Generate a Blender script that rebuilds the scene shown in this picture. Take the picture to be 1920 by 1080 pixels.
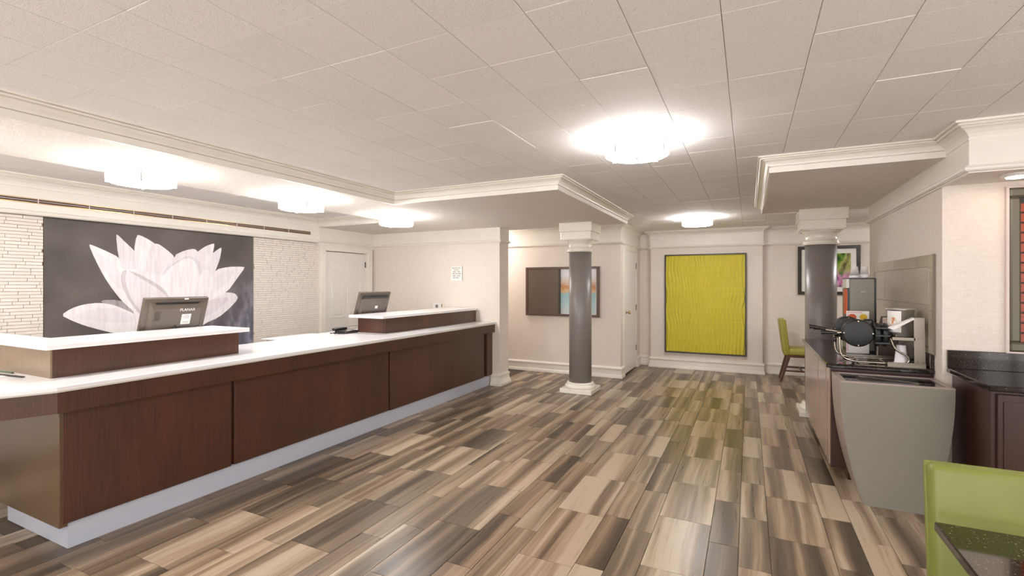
import bpy, bmesh, math, random
from mathutils import Vector, Matrix
random.seed(7)
for o in list(bpy.data.objects): bpy.data.objects.remove(o)
S = bpy.context.scene
COL = S.collection
PI = math.pi

# ---------------------------------------------------------------- camera, world, exposure
F_PX, YAW, EYE, HOR = 908.0, math.atan2(444, 908), 1.45, 533.4
cd = bpy.data.cameras.new('camera'); cam = bpy.data.objects.new('camera', cd); COL.objects.link(cam)
cam.location = (0, 0, EYE); cam.rotation_euler = (PI/2, 0, YAW)
cd.sensor_width = 36; cd.lens = 36*F_PX/1920; cd.shift_y = -(540-HOR)/1920; cd.clip_start = .05
S.camera = cam
w = bpy.data.worlds.new('world'); S.world = w; w.use_nodes = True
w.node_tree.nodes['Background'].inputs[0].default_value = (.9, .93, 1, 1)
w.node_tree.nodes['Background'].inputs[1].default_value = 0.3
S.view_settings.view_transform = 'Standard'; S.view_settings.look = 'None'
S.view_settings.gamma = 1; S.view_settings.use_curve_mapping = False
S.view_settings.exposure = 1.33
S.cycles.max_bounces = 12; S.cycles.diffuse_bounces = 8; S.cycles.sample_clamp_indirect = 8
LAMP = 14.0          # strength of every ceiling drum diffuser
LAMP_COL = (1.0, .98, .975)
def fill_light(name, loc, rot, sx, sy, power, col):
    ld = bpy.data.lights.new(name, 'AREA'); ld.shape = 'RECTANGLE'; ld.size = sx; ld.size_y = sy; ld.energy = power; ld.color = col
    lo = bpy.data.objects.new(name, ld); COL.objects.link(lo); lo.location = loc; lo.rotation_euler = rot
# fill area lights added out of view, behind and right of the camera
fill_light('added_fill', (-.6, -2.57, 1.15), (PI/2, 0, 0), 6.6, 2.1, 60, (.98, .97, 1.0))
fill_light('added_fill', (3.17, .6, 1.15), (PI/2, 0, PI/2), 4.4, 2.1, 24, (.98, .97, 1.0))

# ---------------------------------------------------------------- materials
def lin(r, g, b):
    f = lambda v: (v/255/12.92) if v/255 <= .04045 else ((v/255+.055)/1.055)**2.4
    return (f(r), f(g), f(b), 1)
MATS = {}
class N:
    def __init__(s, name):
        s.m = bpy.data.materials.new(name); s.m.use_nodes = True
        s.t = s.m.node_tree; s.b = s.t.nodes['Principled BSDF']; MATS[name] = s.m
    def n(s, typ, **k):
        x = s.t.nodes.new(typ)
        for a, v in k.items():
            if a.startswith('i_'): x.inputs[a[2:].replace('_', ' ')].default_value = v
            else: setattr(x, a, v)
        return x
    def l(s, a, b): s.t.links.new(a, b)
    def coord(s, scale=(1, 1, 1), kind='Object', rot=(0, 0, 0)):
        if kind == 'World': g = s.n('ShaderNodeNewGeometry'); out = g.outputs['Position']
        else: g = s.n('ShaderNodeTexCoord'); out = g.outputs[kind]
        mp = s.n('ShaderNodeMapping'); mp.inputs['Scale'].default_value = scale; mp.inputs['Rotation'].default_value = rot
        s.l(out, mp.inputs[0]); return mp.outputs[0]
    def noise(s, vec, scale=1., detail=3., rough=.5):
        x = s.n('ShaderNodeTexNoise'); x.inputs['Scale'].default_value = scale
        x.inputs['Detail'].default_value = detail; x.inputs['Roughness'].default_value = rough
        if vec is not None: s.l(vec, x.inputs['Vector'])
        return x.outputs['Fac']
    def ramp(s, fac, stops, interp='LINEAR'):
        r = s.n('ShaderNodeValToRGB'); r.color_ramp.interpolation = interp
        e = r.color_ramp.elements
        while len(e) < len(stops): e.new(.5)
        for q, (p, c) in zip(e, stops): q.position = p; q.color = c
        s.l(fac, r.inputs[0]); return r.outputs[0]
    def mix(s, f, a, b, mode='MIX'):
        x = s.n('ShaderNodeMix', data_type='RGBA', blend_type=mode)
        for sock, v in ((x.inputs[0], f), (x.inputs[6], a), (x.inputs[7], b)):
            if hasattr(v, 'links'): s.l(v, sock)
            else: sock.default_value = v
        return x.outputs[2]
    def math(s, op, a, b=0., c=None):
        x = s.n('ShaderNodeMath', operation=op)
        for i, v in enumerate((a, b, c)):
            if v is None: continue
            if hasattr(v, 'links'): s.l(v, x.inputs[i])
            else: x.inputs[i].default_value = v
        return x.outputs[0]
    def bump(s, h, strength=.3, dist=.01):
        x = s.n('ShaderNodeBump'); x.inputs['Strength'].default_value = strength; x.inputs['Distance'].default_value = dist
        s.l(h, x.inputs['Height']); s.l(x.outputs[0], s.b.inputs['Normal'])
    def pv(s):
        a = s.n('ShaderNodeAttribute', attribute_name='pv'); q = s.n('ShaderNodeSeparateColor'); s.l(a.outputs['Color'], q.inputs[0])
        r = s.n('ShaderNodeCombineColor')
        for i in range(3): s.l(q.outputs[0], r.inputs[i])
        return r.outputs[0]
    def base(s, c):
        if hasattr(c, 'links'): s.l(c, s.b.inputs['Base Color'])
        else: s.b.inputs['Base Color'].default_value = c
    def p(s, rough=.5, metal=0., coat=0., spec=.5):
        s.b.inputs['Roughness'].default_value = rough; s.b.inputs['Metallic'].default_value = metal
        s.b.inputs['Coat Weight'].default_value = coat; s.b.inputs['Coat Roughness'].default_value = min(.3, rough); s.b.inputs['Specular IOR Level'].default_value = spec
        return s
def plain(name, rgb, rough=.5, metal=0., coat=0., var=.04, sc=30., bump=0., spec=.5):
    m = N(name); v = m.noise(m.coord(kind='World'), sc, 3)
    c = lin(*rgb); d = tuple(x*(1-var) for x in c[:3])+(1,); e = tuple(min(1, x*(1+var)) for x in c[:3])+(1,)
    m.base(m.mix(v, d, e)); m.p(rough, metal, coat, spec)
    if bump: m.bump(v, bump, .004)
    return m.m

m = N('wallpaper')   # woven wall covering
a = m.noise(m.coord((18, 18, 160), 'World'), 1, 3); b_ = m.noise(m.coord((140, 140, 20), 'World'), 1, 3)
v = m.math('ADD', m.math('MULTIPLY', a, .6), m.math('MULTIPLY', b_, .4))
m.base(m.ramp(v, [(.3, lin(218, 207, 195)), (.7, lin(232, 223, 213))])); m.p(.6); m.bump(v, .25, .004)
m = N('ceiling_tile')
n1 = m.noise(m.coord((1, 1, 1), 'World'), 95, 4, .7); n2 = m.noise(m.coord((1, 1, 1), 'World'), 38, 2)
fine = m.noise(m.coord((1, 1, 1), 'World'), 260, 2)
at = m.n('ShaderNodeAttribute', attribute_name='pv')
sp = m.ramp(n1, [(.30, (0, 0, 0, 1)), (.36, (1, 1, 1, 1))])
bs = m.ramp(fine, [(.35, lin(226, 221, 218)), (.6, lin(243, 240, 238))])
bs = m.mix(.04, bs, m.pv(), 'MULTIPLY')
m.base(m.mix(sp, lin(168, 161, 155), bs)); m.p(.85); m.bump(fine, .5, .004)
m = N('soffit_plaster')
n1 = m.noise(m.coord((1, 1, 1), 'World'), 120, 3, .6)
m.base(m.ramp(n1, [(.35, lin(224, 215, 204)), (.65, lin(245, 238, 230))])); m.p(.8); m.bump(n1, .9, .008)
m = N('trim_paint'); v = m.noise(m.coord(kind='World'), 6, 2)
m.base(m.mix(v, lin(226, 221, 210), lin(235, 230, 220))); m.p(.4)
m = N('capital_paint'); v = m.noise(m.coord(kind='World'), 14, 4)
m.base(m.mix(v, lin(226, 221, 205), lin(240, 237, 226))); m.p(.18, coat=.5); m.bump(v, .15, .01)
m = N('brick_face'); v = m.noise(m.coord(kind='World'), 60, 4)
at = m.n('ShaderNodeAttribute', attribute_name='pv')
m.base(m.mix(.05, m.mix(v, lin(222, 212, 200), lin(236, 228, 217)), m.pv(), 'MULTIPLY')); m.p(.7); m.bump(v, .4, .005)
plain('mortar', (168, 144, 124), .9)
# wood-look porcelain planks: long streaks down each plank, different on each
m = N('plank')
at = m.n('ShaderNodeAttribute', attribute_name='pv')
sx = m.n('ShaderNodeSeparateColor'); m.l(at.outputs['Color'], sx.inputs[0])
g = m.n('ShaderNodeNewGeometry'); px = m.n('ShaderNodeSeparateXYZ'); m.l(g.outputs['Position'], px.inputs[0])
bend = m.noise(m.coord((1.5, 1.2, 1), 'World'), 1.5, 2)
X = m.math('ADD', m.math('MULTIPLY', px.outputs[0], 9.0), m.math('MULTIPLY', bend, .45))
X = m.math('ADD', X, m.math('MULTIPLY', sx.outputs[0], 80.))
cv = m.n('ShaderNodeCombineXYZ'); m.l(X, cv.inputs[0]); m.l(m.math('MULTIPLY', px.outputs[1], .22), cv.inputs[1]); m.l(m.math('MULTIPLY', sx.outputs[1], 50.), cv.inputs[2])
big = m.noise(cv.outputs[0], 1.0, 2.2, .5)
cv2 = m.n('ShaderNodeCombineXYZ'); m.l(m.math('MULTIPLY', X, 5.), cv2.inputs[0]); m.l(m.math('MULTIPLY', px.outputs[1], 1.2), cv2.inputs[1]); m.l(sx.outputs[2], cv2.inputs[2])
fine = m.noise(cv2.outputs[0], 1.4, 5, .65)
v = m.math('ADD', big, m.math('MULTIPLY', m.math('SUBTRACT', sx.outputs[1], .5), .20))
v = m.math('ADD', v, m.math('MULTIPLY', m.math('SUBTRACT', fine, .5), .30))
c = m.ramp(v, [(.28, lin(74, 64, 52)), (.39, lin(101, 88, 71)), (.48, lin(127, 110, 90)), (.56, lin(156, 138, 116)), (.66, lin(182, 168, 147))])
c2 = m.mix(m.math('MULTIPLY', sx.outputs[2], .35), c, lin(150, 112, 82), 'SOFT_LIGHT')
m.base(c2); m.p(.27, spec=.45)
m.l(m.math('ADD', .22, m.math('MULTIPLY', fine, .16)), m.b.inputs['Roughness']); m.bump(fine, .08, .002)
plain('grout', (92, 80, 68), .9)
def wood(name, dark, light, rough=.33, gr=(220, 220, 4), coat=.25):
    m = N(name); v = m.noise(m.coord(gr, 'World'), 1, 4, .6); b2 = m.noise(m.coord((3, 3, 1.2), 'World'), 1, 2)
    q = m.math('ADD', m.math('MULTIPLY', v, .6), m.math('MULTIPLY', b2, .4))
    m.base(m.ramp(q, [(.35, lin(*dark)), (.65, lin(*light))])); m.p(rough, coat=coat); m.bump(v, .06, .002); return m.m
wood('mahogany', (56, 32, 21), (90, 54, 36), .36)
wood('end_veneer', (76, 54, 32), (102, 78, 50), .34, coat=.5)
wood('shelf_veneer', (118, 98, 76), (134, 112, 88), .36, (60, 60, 3), coat=.4)
wood('cabinet_wood', (38, 16, 10), (66, 30, 19), .3)
wood('chair_leg_wood', (70, 34, 24), (104, 58, 40), .35)
wood('red_slat', (132, 50, 26), (176, 76, 44), .4, (4, 4, 160))
wood('laminate', (168, 142, 128), (186, 162, 148), .16, (90, 90, 2), .4)
plain('dark_gap', (58, 22, 18), .4)
plain('quartz', (236, 236, 236), .18, coat=.3, var=.02, sc=200)
plain('quartz_edge', (206, 202, 188), .3, var=.02)
plain('kick', (186, 192, 204), .4, var=.02)
m = N('granite')
n1 = m.noise(m.coord(kind='World'), 150, 2, .7); n2 = m.noise(m.coord(kind='World'), 420, 2, .7)
c = m.ramp(n1, [(.60, lin(22, 17, 13)), (.67, lin(76, 60, 46)), (.76, lin(210, 200, 190))])
c2 = m.ramp(n2, [(.60, (0, 0, 0, 1)), (.70, (.06, .05, .04, 1))])
m.base(m.mix(1., c, c2, 'ADD')); m.p(.07, coat=.3)
m = N('column_wrap')   # ribbed grey vinyl wrap
tc = m.n('ShaderNodeTexCoord'); se = m.n('ShaderNodeSeparateXYZ'); m.l(tc.outputs['Object'], se.inputs[0])
ang = m.math('ARCTAN2', se.outputs[1], se.outputs[0])
wob = m.math('MULTIPLY', m.math('SINE', m.math('MULTIPLY', se.outputs[2], 85.)), .5)
s1 = m.math('SINE', m.math('ADD', m.math('MULTIPLY', ang, 84.), wob))
nz = m.noise(m.coord((30, 30, 90)), 1, 3)
v = m.math('ADD', m.math('MULTIPLY', m.math('ADD', s1, 1.), .3), m.math('MULTIPLY', nz, .4))
m.base(m.ramp(v, [(.15, lin(108, 104, 101)), (.85, lin(150, 145, 141))])); m.p(.34, coat=.1); m.bump(v, .3, .002)
def leather(name, a, b):
    m = N(name); v = m.noise(m.coord(kind='World'), 160, 3); u = m.noise(m.coord(kind='World'), 7, 2)
    m.base(m.mix(u, lin(*a), lin(*b))); m.p(.42, coat=.05); m.bump(v, .15, .001)
leather('green_leather', (112, 120, 50), (128, 136, 62))
leather('olive_leather', (146, 138, 52), (164, 156, 66))
m = N('yellow_relief'); v = m.noise(m.coord((3, 3, 40), 'World'), 1, 3)
m.base(m.mix(v, lin(204, 190, 50), lin(218, 206, 78))); m.p(.45)
plain('stainless', (138, 131, 120), .33, 1., var=.06, sc=12)
plain('chrome', (180, 170, 156), .12, 1., var=.02)
plain('steel', (222, 220, 214), .36, .85, var=.03, sc=8)
plain('brass', (190, 160, 110), .25, 1.)
plain('bracket', (176, 178, 180), .35, .6)
plain('black_plastic', (34, 33, 33), .3, var=.1)
plain('black_cast', (30, 32, 31), .45, var=.15, sc=120, bump=.3)
plain('monitor_plastic', (92, 82, 74), .3, var=.05)
plain('monitor_dark', (30, 27, 25), .4)
plain('screen', (10, 10, 12), .08)
plain('foam', (240, 240, 240), .55, var=.02)
plain('white_paint', (232, 230, 226), .35, var=.02)
plain('door_paint', (228, 224, 219), .35, var=.02)
plain('paper', (238, 236, 232), .7, var=.02)
plain('ink', (120, 116, 104), .8)
plain('label_white', (225, 222, 218), .5)
plain('pen_green', (30, 86, 40), .3)
plain('cable_blue', (40, 56, 150), .4)
plain('bin_grey', (128, 125, 114), .5, var=.05, sc=90, bump=.15)
plain('bin_edge', (160, 146, 138), .3)
plain('dispenser_grey', (128, 125, 115), .4, .2, var=.06)
plain('dark_frame', (48, 42, 32), .35)
plain('brown_frame', (92, 68, 58), .35)
plain('board_brown', (98, 82, 68), .3, var=.05, sc=8)
plain('bronze_frame', (104, 100, 84), .35, .2)
plain('pale_frame', (214, 200, 194), .4)
plain('orange_print', (206, 84, 44), .5, var=.35, sc=60)
plain('pink_print', (222, 120, 140), .5)
plain('yellow_print', (228, 186, 40), .5, var=.2)
m = N('label_food'); v = m.noise(m.coord(kind='World'), 26, 3)
m.base(m.ramp(v, [(.48, lin(226, 212, 200)), (.56, lin(220, 160, 120)), (.68, lin(206, 110, 70))])); m.p(.5)
m = N('tile_grey'); v = m.noise(m.coord((6, 6, 140), 'World'), 1, 3)
at = m.n('ShaderNodeAttribute', attribute_name='pv')
m.base(m.mix(.15, m.mix(v, lin(176, 165, 145), lin(198, 186, 166)), m.pv(), 'MULTIPLY')); m.p(.2, coat=.2); m.bump(v, .1, .002)
m = N('mural_ground')
v = m.noise(m.coord((1, 1.1, 1.3), 'World'), 1.6, 3); f = m.noise(m.coord((1, 120, 120), 'World'), 1, 2)
c = m.ramp(v, [(.3, lin(72, 65, 63)), (.55, lin(94, 86, 82)), (.75, lin(112, 104, 98))])
g = m.n('ShaderNodeNewGeometry'); sp_ = m.n('ShaderNodeSeparateXYZ'); m.l(g.outputs['Position'], sp_.inputs[0])
k = m.math('MULTIPLY', m.math('SUBTRACT', sp_.outputs[1], 3.1), .9)
k = m.math('MULTIPLY', m.math('MAXIMUM', k, 0.), m.math('MAXIMUM', m.math('SUBTRACT', 1.75, sp_.outputs[2]), 0.))
kn = m.n('ShaderNodeClamp'); m.l(k, kn.inputs[0])
c = m.mix(kn.outputs[0], c, m.ramp(m.noise(m.coord((1, 5, 2.5), 'World'), 1.3, 2), [(.42, lin(72, 74, 94)), (.56, lin(104, 106, 128)), (.68, lin(170, 170, 186))]))
m.base(m.mix(m.math('MULTIPLY', f, .15), c, lin(130, 122, 118))); m.p(.6)
for nm, a, b in (('petal_bright', (226, 220, 221), (240, 236, 237)), ('petal_mid', (220, 214, 216), (233, 228, 230)),
                 ('petal_soft', (208, 201, 204), (222, 216, 219)), ('petal_grey', (146, 138, 140), (178, 170, 172)), ('petal_line', (192, 184, 187), (208, 201, 203))):
    m = N(nm); v = m.noise(m.coord((1, 30, 4), 'World', rot=(.35, 0, 0)), 1, 3, .6)
    m.base(m.ramp(v, [(.35, lin(*a)), (.62, lin(*b))])); m.p(.6)
m = N('lake_print')
g = m.n('ShaderNodeNewGeometry'); s_ = m.n('ShaderNodeSeparateXYZ'); m.l(g.outputs['Position'], s_.inputs[0])
v = m.noise(m.coord((9, 9, 9), 'World'), 3, 4, .7)
t = m.math('ADD', m.math('MULTIPLY', m.math('SUBTRACT', s_.outputs[2], .95), 1.3), m.math('MULTIPLY', m.math('SUBTRACT', v, .5), .22))
m.base(m.ramp(t, [(0, lin(206, 212, 212)), (.22, lin(178, 206, 212)), (.47, lin(150, 190, 196)), (.5, lin(224, 190, 140)), (.60, lin(196, 132, 66)), (.7, lin(214, 196, 184)), (.85, lin(230, 232, 238))])); m.p(.35)
m = N('flower_print')
v = m.noise(m.coord((9, 9, 4), 'World', rot=(0, .5, 0)), 1.3, 3)
g = m.n('ShaderNodeNewGeometry'); s_ = m.n('ShaderNodeSeparateXYZ'); m.l(g.outputs['Position'], s_.inputs[0])
c = m.ramp(v, [(.3, lin(30, 70, 24)), (.45, lin(110, 150, 50)), (.55, lin(180, 186, 110)), (.7, lin(90, 80, 56))])
cp = m.ramp(v, [(.35, lin(120, 40, 110)), (.5, lin(226, 160, 200)), (.65, lin(60, 110, 40))])
q = m.math('ABSOLUTE', m.math('SUBTRACT', s_.outputs[2], 1.52)); q = m.ramp(q, [(.06, (1, 1, 1, 1)), (.18, (0, 0, 0, 1))])
m.base(m.mix(q, c, cp)); m.p(.2)
m = N('lamp_glow'); m.base(lin(250, 250, 250)); m.p(.4)
m.b.inputs['Emission Color'].default_value = LAMP_COL+(1,); m.b.inputs['Emission Strength'].default_value = LAMP
m = N('warm_glow'); m.base(lin(250, 240, 230)); m.b.inputs['Emission Color'].default_value = (1, .78, .6, 1); m.b.inputs['Emission Strength'].default_value = 12

# ---------------------------------------------------------------- mesh helpers
WORLD = {}
def wl(o): return WORLD.get(o.name, Vector((0, 0, 0)))
class MB:
    def __init__(s): s.v = []; s.f = []; s.mi = []; s.sm = []; s.col = []
    def add(s, vs, fs, mi=0, smooth=False, col=None):
        n = len(s.v); s.v += [Vector(v) for v in vs]
        for f in fs: s.f.append([n+i for i in f]); s.mi.append(mi); s.sm.append(smooth); s.col.append(col)
        return s
    def box(s, x0, x1, y0, y1, z0, z1, mi=0, col=None):
        x0, x1 = sorted((x0, x1)); y0, y1 = sorted((y0, y1)); z0, z1 = sorted((z0, z1))
        vs = [(x, y, z) for z in (z0, z1) for x, y in ((x0, y0), (x1, y0), (x1, y1), (x0, y1))]
        return s.add(vs, [(3, 2, 1, 0), (4, 5, 6, 7), (0, 1, 5, 4), (1, 2, 6, 5), (2, 3, 7, 6), (3, 0, 4, 7)], mi, col=col)
    def cbox(s, x0, x1, y0, y1, z0, z1, b=.004, mi=0, col=None):
        """box with a chamfer all round its 12 edges (44 triangles)"""
        bm = bmesh.new(); bmesh.ops.create_cube(bm, size=1)
        for v in bm.verts: v.co = ((x0+x1)/2+v.co.x*(x1-x0), (y0+y1)/2+v.co.y*(y1-y0), (z0+z1)/2+v.co.z*(z1-z0))
        b = min(b, abs(x1-x0)*.45, abs(y1-y0)*.45, abs(z1-z0)*.45)
        bmesh.ops.bevel(bm, geom=bm.edges[:], offset=b, segments=1, affect='EDGES')
        bm.normal_update()
        s.add([v.co.copy() for v in bm.verts], [[v.index for v in f.verts] for f in bm.faces], mi, col=col); bm.free(); return s
    def rbox(s, x0, x1, y0, y1, z0, z1, b=.02, seg=3, mi=0):
        bm = bmesh.new(); bmesh.ops.create_cube(bm, size=1)
        for v in bm.verts: v.co = ((x0+x1)/2+v.co.x*(x1-x0), (y0+y1)/2+v.co.y*(y1-y0), (z0+z1)/2+v.co.z*(z1-z0))
        bmesh.ops.bevel(bm, geom=bm.edges[:], offset=b, segments=seg, profile=.5, affect='EDGES')
        s.add([v.co.copy() for v in bm.verts], [[v.index for v in f.verts] for f in bm.faces], mi, True); bm.free(); return s
    def prism(s, poly, z0, z1, mi=0):
        n = len(poly)
        area = sum(poly[i][0]*poly[(i+1) % n][1]-poly[(i+1) % n][0]*poly[i][1] for i in range(n))
        if area < 0: poly = poly[::-1]
        vs = [(x, y, z0) for x, y in poly]+[(x, y, z1) for x, y in poly]
        fs = [list(range(n))[::-1], list(range(n, 2*n))]+[(i, (i+1) % n, n+(i+1) % n, n+i) for i in range(n)]
        return s.add(vs, fs, mi)
    def lathe(s, prof, c=(0, 0), n=32, mi=0, axis='Z', off=0.):
        """prof: list of (r, h); axis: spin axis through c"""
        vs = []; m_ = len(prof)
        for r, h in prof:
            for i in range(n):
                a = 2*PI*i/n; u, v = r*math.cos(a), r*math.sin(a)
                if axis == 'Z': vs.append((c[0]+u, c[1]+v, h))
                elif axis == 'Y': vs.append((c[0]+u, h, c[1]+v))
                else: vs.append((h, c[0]+u, c[1]+v))
        fs = [(j*n+i, j*n+(i+1) % n, (j+1)*n+(i+1) % n, (j+1)*n+i) for j in range(m_-1) for i in range(n)]
        s.add(vs, fs, mi, True)
        k = len(s.v)-len(vs)
        s.f.append([k+i for i in range(n)][::-1]); s.mi.append(mi); s.sm.append(False); s.col.append(None)
        s.f.append([k+(m_-1)*n+i for i in range(n)]); s.mi.append(mi); s.sm.append(False); s.col.append(None)
        return s
    def tube(s, pts, r, n=8, mi=0, r2=None):
        pts = [Vector(p) for p in pts]; vs = []; k = len(pts)
        up = None
        for i, p in enumerate(pts):
            t = (pts[min(i+1, k-1)]-pts[max(i-1, 0)]).normalized()
            if up is None: up = Vector((0, 0, 1)) if abs(t.z) < .9 else Vector((1, 0, 0))
            a = t.cross(up)
            if a.length < 1e-4: a = t.cross(Vector((1, 0, 0)))
            a.normalize(); b = a.cross(t).normalized(); up = b
            rr = r if r2 is None else r+(r2-r)*i/(k-1)
            for j in range(n):
                an = 2*PI*j/n; vs.append(p+a*rr*math.cos(an)+b*rr*math.sin(an))
        fs = [(j*n+i, j*n+(i+1) % n, (j+1)*n+(i+1) % n, (j+1)*n+i) for j in range(k-1) for i in range(n)]
        s.add(vs, fs, mi, True); s.add([vs[i] for i in range(n)], [list(range(n))], mi); s.add([vs[(k-1)*n+i] for i in range(n)], [list(range(n))], mi)
        return s
    def xf(s, M):
        s.v = [M @ v for v in s.v]; return s
    def build(s, name, mats, parent=None, origin=None, bevel=0.):
        if isinstance(mats, str): mats = [mats]
        xs = [v.x for v in s.v]; ys = [v.y for v in s.v]; zs = [v.z for v in s.v]
        org = Vector(origin) if origin else Vector(((min(xs)+max(xs))/2, (min(ys)+max(ys))/2, min(zs)))
        me = bpy.data.meshes.new(name); me.from_pydata([tuple(v-org) for v in s.v], [], s.f)
        for q in mats: me.materials.append(MATS[q])
        me.polygons.foreach_set('material_index', s.mi); me.polygons.foreach_set('use_smooth', s.sm)
        if any(c is not None for c in s.col):
            at = me.attributes.new('pv', 'FLOAT_COLOR', 'CORNER'); d = []
            for f, c in zip(s.f, s.col):
                for _ in f: d += list(c or (1, 1, 1, 1))
            at.data.foreach_set('color', d)
        bm = bmesh.new(); bm.from_mesh(me); bmesh.ops.recalc_face_normals(bm, faces=bm.faces[:]); bm.to_mesh(me); bm.free()
        me.update()
        o = bpy.data.objects.new(name, me); COL.objects.link(o)
        if parent: o.parent = parent; o.location = org-wl(parent)
        else: o.location = org
        WORLD[o.name] = org
        if bevel:
            b = o.modifiers.new('bevel', 'BEVEL'); b.width = bevel; b.segments = 2; b.limit_method = 'ANGLE'; b.angle_limit = .6
        return o
def tag(o, label=None, cat=None, group=None, kind=None):
    if label: o['label'] = label
    if cat: o['category'] = cat
    if group: o['group'] = group
    if kind: o['kind'] = kind
    return o
def struct(o, label=None): o['kind'] = 'structure'; 
def thing(name, label, cat, loc=(0, 0, 0), group=None):
    o = bpy.data.objects.new(name, None); COL.objects.link(o); o.location = loc; o.empty_display_size = .05
    WORLD[o.name] = Vector(loc); return tag(o, label, cat, group)
def sthing(name, loc=(0, 0, 0)):
    o = bpy.data.objects.new(name, None); COL.objects.link(o); o.location = loc; WORLD[o.name] = Vector(loc); o['kind'] = 'structure'; return o
def copy_tree(o, parent=None):
    c = o.copy(); COL.objects.link(c)
    if parent: c.parent = parent
    for ch in list(o.children): copy_tree(ch, c)
    return c
def box(name, mat, x0, x1, y0, y1, z0, z1, parent=None, b=0.):
    return (MB().cbox(x0, x1, y0, y1, z0, z1, b) if b else MB().box(x0, x1, y0, y1, z0, z1)).build(name, mat, parent)
def molding(name, mat, path, prof, side=1, parent=None, closed=False):
    """profile (out, z) swept along an XY path with mitres; side=+1: out is to the right of the path"""
    P = [Vector(p) for p in path]; n = len(P); vs = []
    for i in range(n):
        d0 = (P[i]-P[i-1]).normalized() if (i > 0 or closed) else None
        d1 = (P[(i+1) % n]-P[i]).normalized() if (i < n-1 or closed) else None
        if d0 is None: d0 = d1
        if d1 is None: d1 = d0
        n0 = Vector((d0.y, -d0.x))*side; n1 = Vector((d1.y, -d1.x))*side
        mi = (n0+n1); mi = mi/mi.length_squared*2
        for o_, z in prof: q = P[i]+mi*o_; vs.append((q.x, q.y, z))
    k = len(prof); mb = MB()
    fs = [(i*k+j, i*k+(j+1) % k, (i+1)*k+(j+1) % k, (i+1)*k+j) for i in range(n-1) for j in range(k)]
    fs += [list(range(k)), [(n-1)*k+j for j in range(k)]]
    mb.add(vs, fs); return mb.build(name, mat, parent)
def text_mesh(name, body, size, mat, parent, M, depth=.0006):
    cu = bpy.data.curves.new('lettering_curve', 'FONT'); cu.body = body; cu.size = size; cu.extrude = depth
    cu.align_x = 'CENTER'; cu.align_y = 'CENTER'
    t = bpy.data.objects.new('lettering_source', cu); COL.objects.link(t)
    bpy.context.view_layer.update()
    me = bpy.data.meshes.new_from_object(t.evaluated_get(bpy.context.evaluated_depsgraph_get()))
    bpy.data.objects.remove(t); me.transform(M); me.materials.clear(); me.materials.append(MATS[mat])
    c = sum((v.co for v in me.vertices), Vector())/len(me.vertices); me.transform(Matrix.Translation(-c))
    o = bpy.data.objects.new(name, me); COL.objects.link(o); o.parent = parent; o.location = c-wl(parent); WORLD[o.name] = c; return o
sy, cy = math.sin(YAW), math.cos(YAW)
def proj(x, y, z):
    zc = -x*sy+y*cy
    if zc < .05: return None
    return (960+F_PX*(x*cy+y*sy)/zc, HOR-F_PX*(z-EYE)/zc)
def rnd(): return (random.random(), random.random(), random.random(), 1)
def pieces(name, mat, items, parent, b=.0015, limit=290, thick=True):
    """items: (x0,x1,y0,y1,z0,z1).  The largest in view become parts, the rest one 'stuff' part"""
    sc = []
    for it in items:
        q = [proj(x, y, z) for x in it[:2] for y in it[2:4] for z in (it[4], it[5])]
        if any(p is None for p in q): sc.append(0); continue
        xs = [p[0] for p in q]; ys = [p[1] for p in q]
        x0, x1, y0, y1 = max(0, min(xs)), min(1920, max(xs)), max(0, min(ys)), min(1080, max(ys))
        sc.append(max(0, x1-x0)*max(0, y1-y0))
    order = sorted(range(len(items)), key=lambda i: -sc[i])
    rest = MB(); nr = 0
    for r, i in enumerate(order):
        if r < limit and sc[i] > 0: MB().cbox(*items[i], b=b, col=rnd()).build(name, mat, parent)
        else: rest.box(*items[i], col=rnd()); nr += 1
    if nr: o = rest.build(name+'_field', mat, parent); o['kind'] = 'stuff'

# ---------------------------------------------------------------- room shell
CZ, SZ = 2.38, 2.27          # main ceiling, soffit undersides
XL, YP, XP = -5.55, 6.16, -3.21    # left wall face, pink wall face and its free end
YC, XC = 7.45, -1.78         # cream wall, closet wall
XR, YA = 1.15, 4.13          # right wall, alcove wall
XE, YB = 3.2, -2.6           # far right wall, wall behind the camera
# floor
fl = MB().box(-5.9, 3.4, -2.8, 9.4, -.2, -.006).build('floor', 'grout'); struct(fl)
cols = []
x = -.507-.61*6
x -= .61*2
while x < 3.2:
    cols += [(x, .304), (x+.304, .153), (x+.457, .153)]; x += .61
known = {-.507: 2.545, -.203: 2.944, -.05: 2.751, .103: 3.152, .407: 2.96, .56: 2.73, -1.727: 2.48}
it = []; offs = MB()
for cx, cw in cols:
    ph = None
    for k, v in known.items():
        if abs(cx-k) < .04: ph = v
    if ph is None: ph = random.random()*.595
    y = ph-.595*9
    while y < 9.2:
        y0, y1 = max(y, -2.7), min(y+.595, 9.2)
        x0, x1 = max(cx, -3.37 if y0 > 1.2 else -5.0), min(cx+cw, 3.2)
        if y1-y0 > .03 and x1-x0 > .02: it.append((x0+.0012, x1-.0012, y0+.0012, y1-.0012, -.01, 0.))
        y += .595
pieces('floor_plank', 'plank', it, fl, b=.001)

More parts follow.
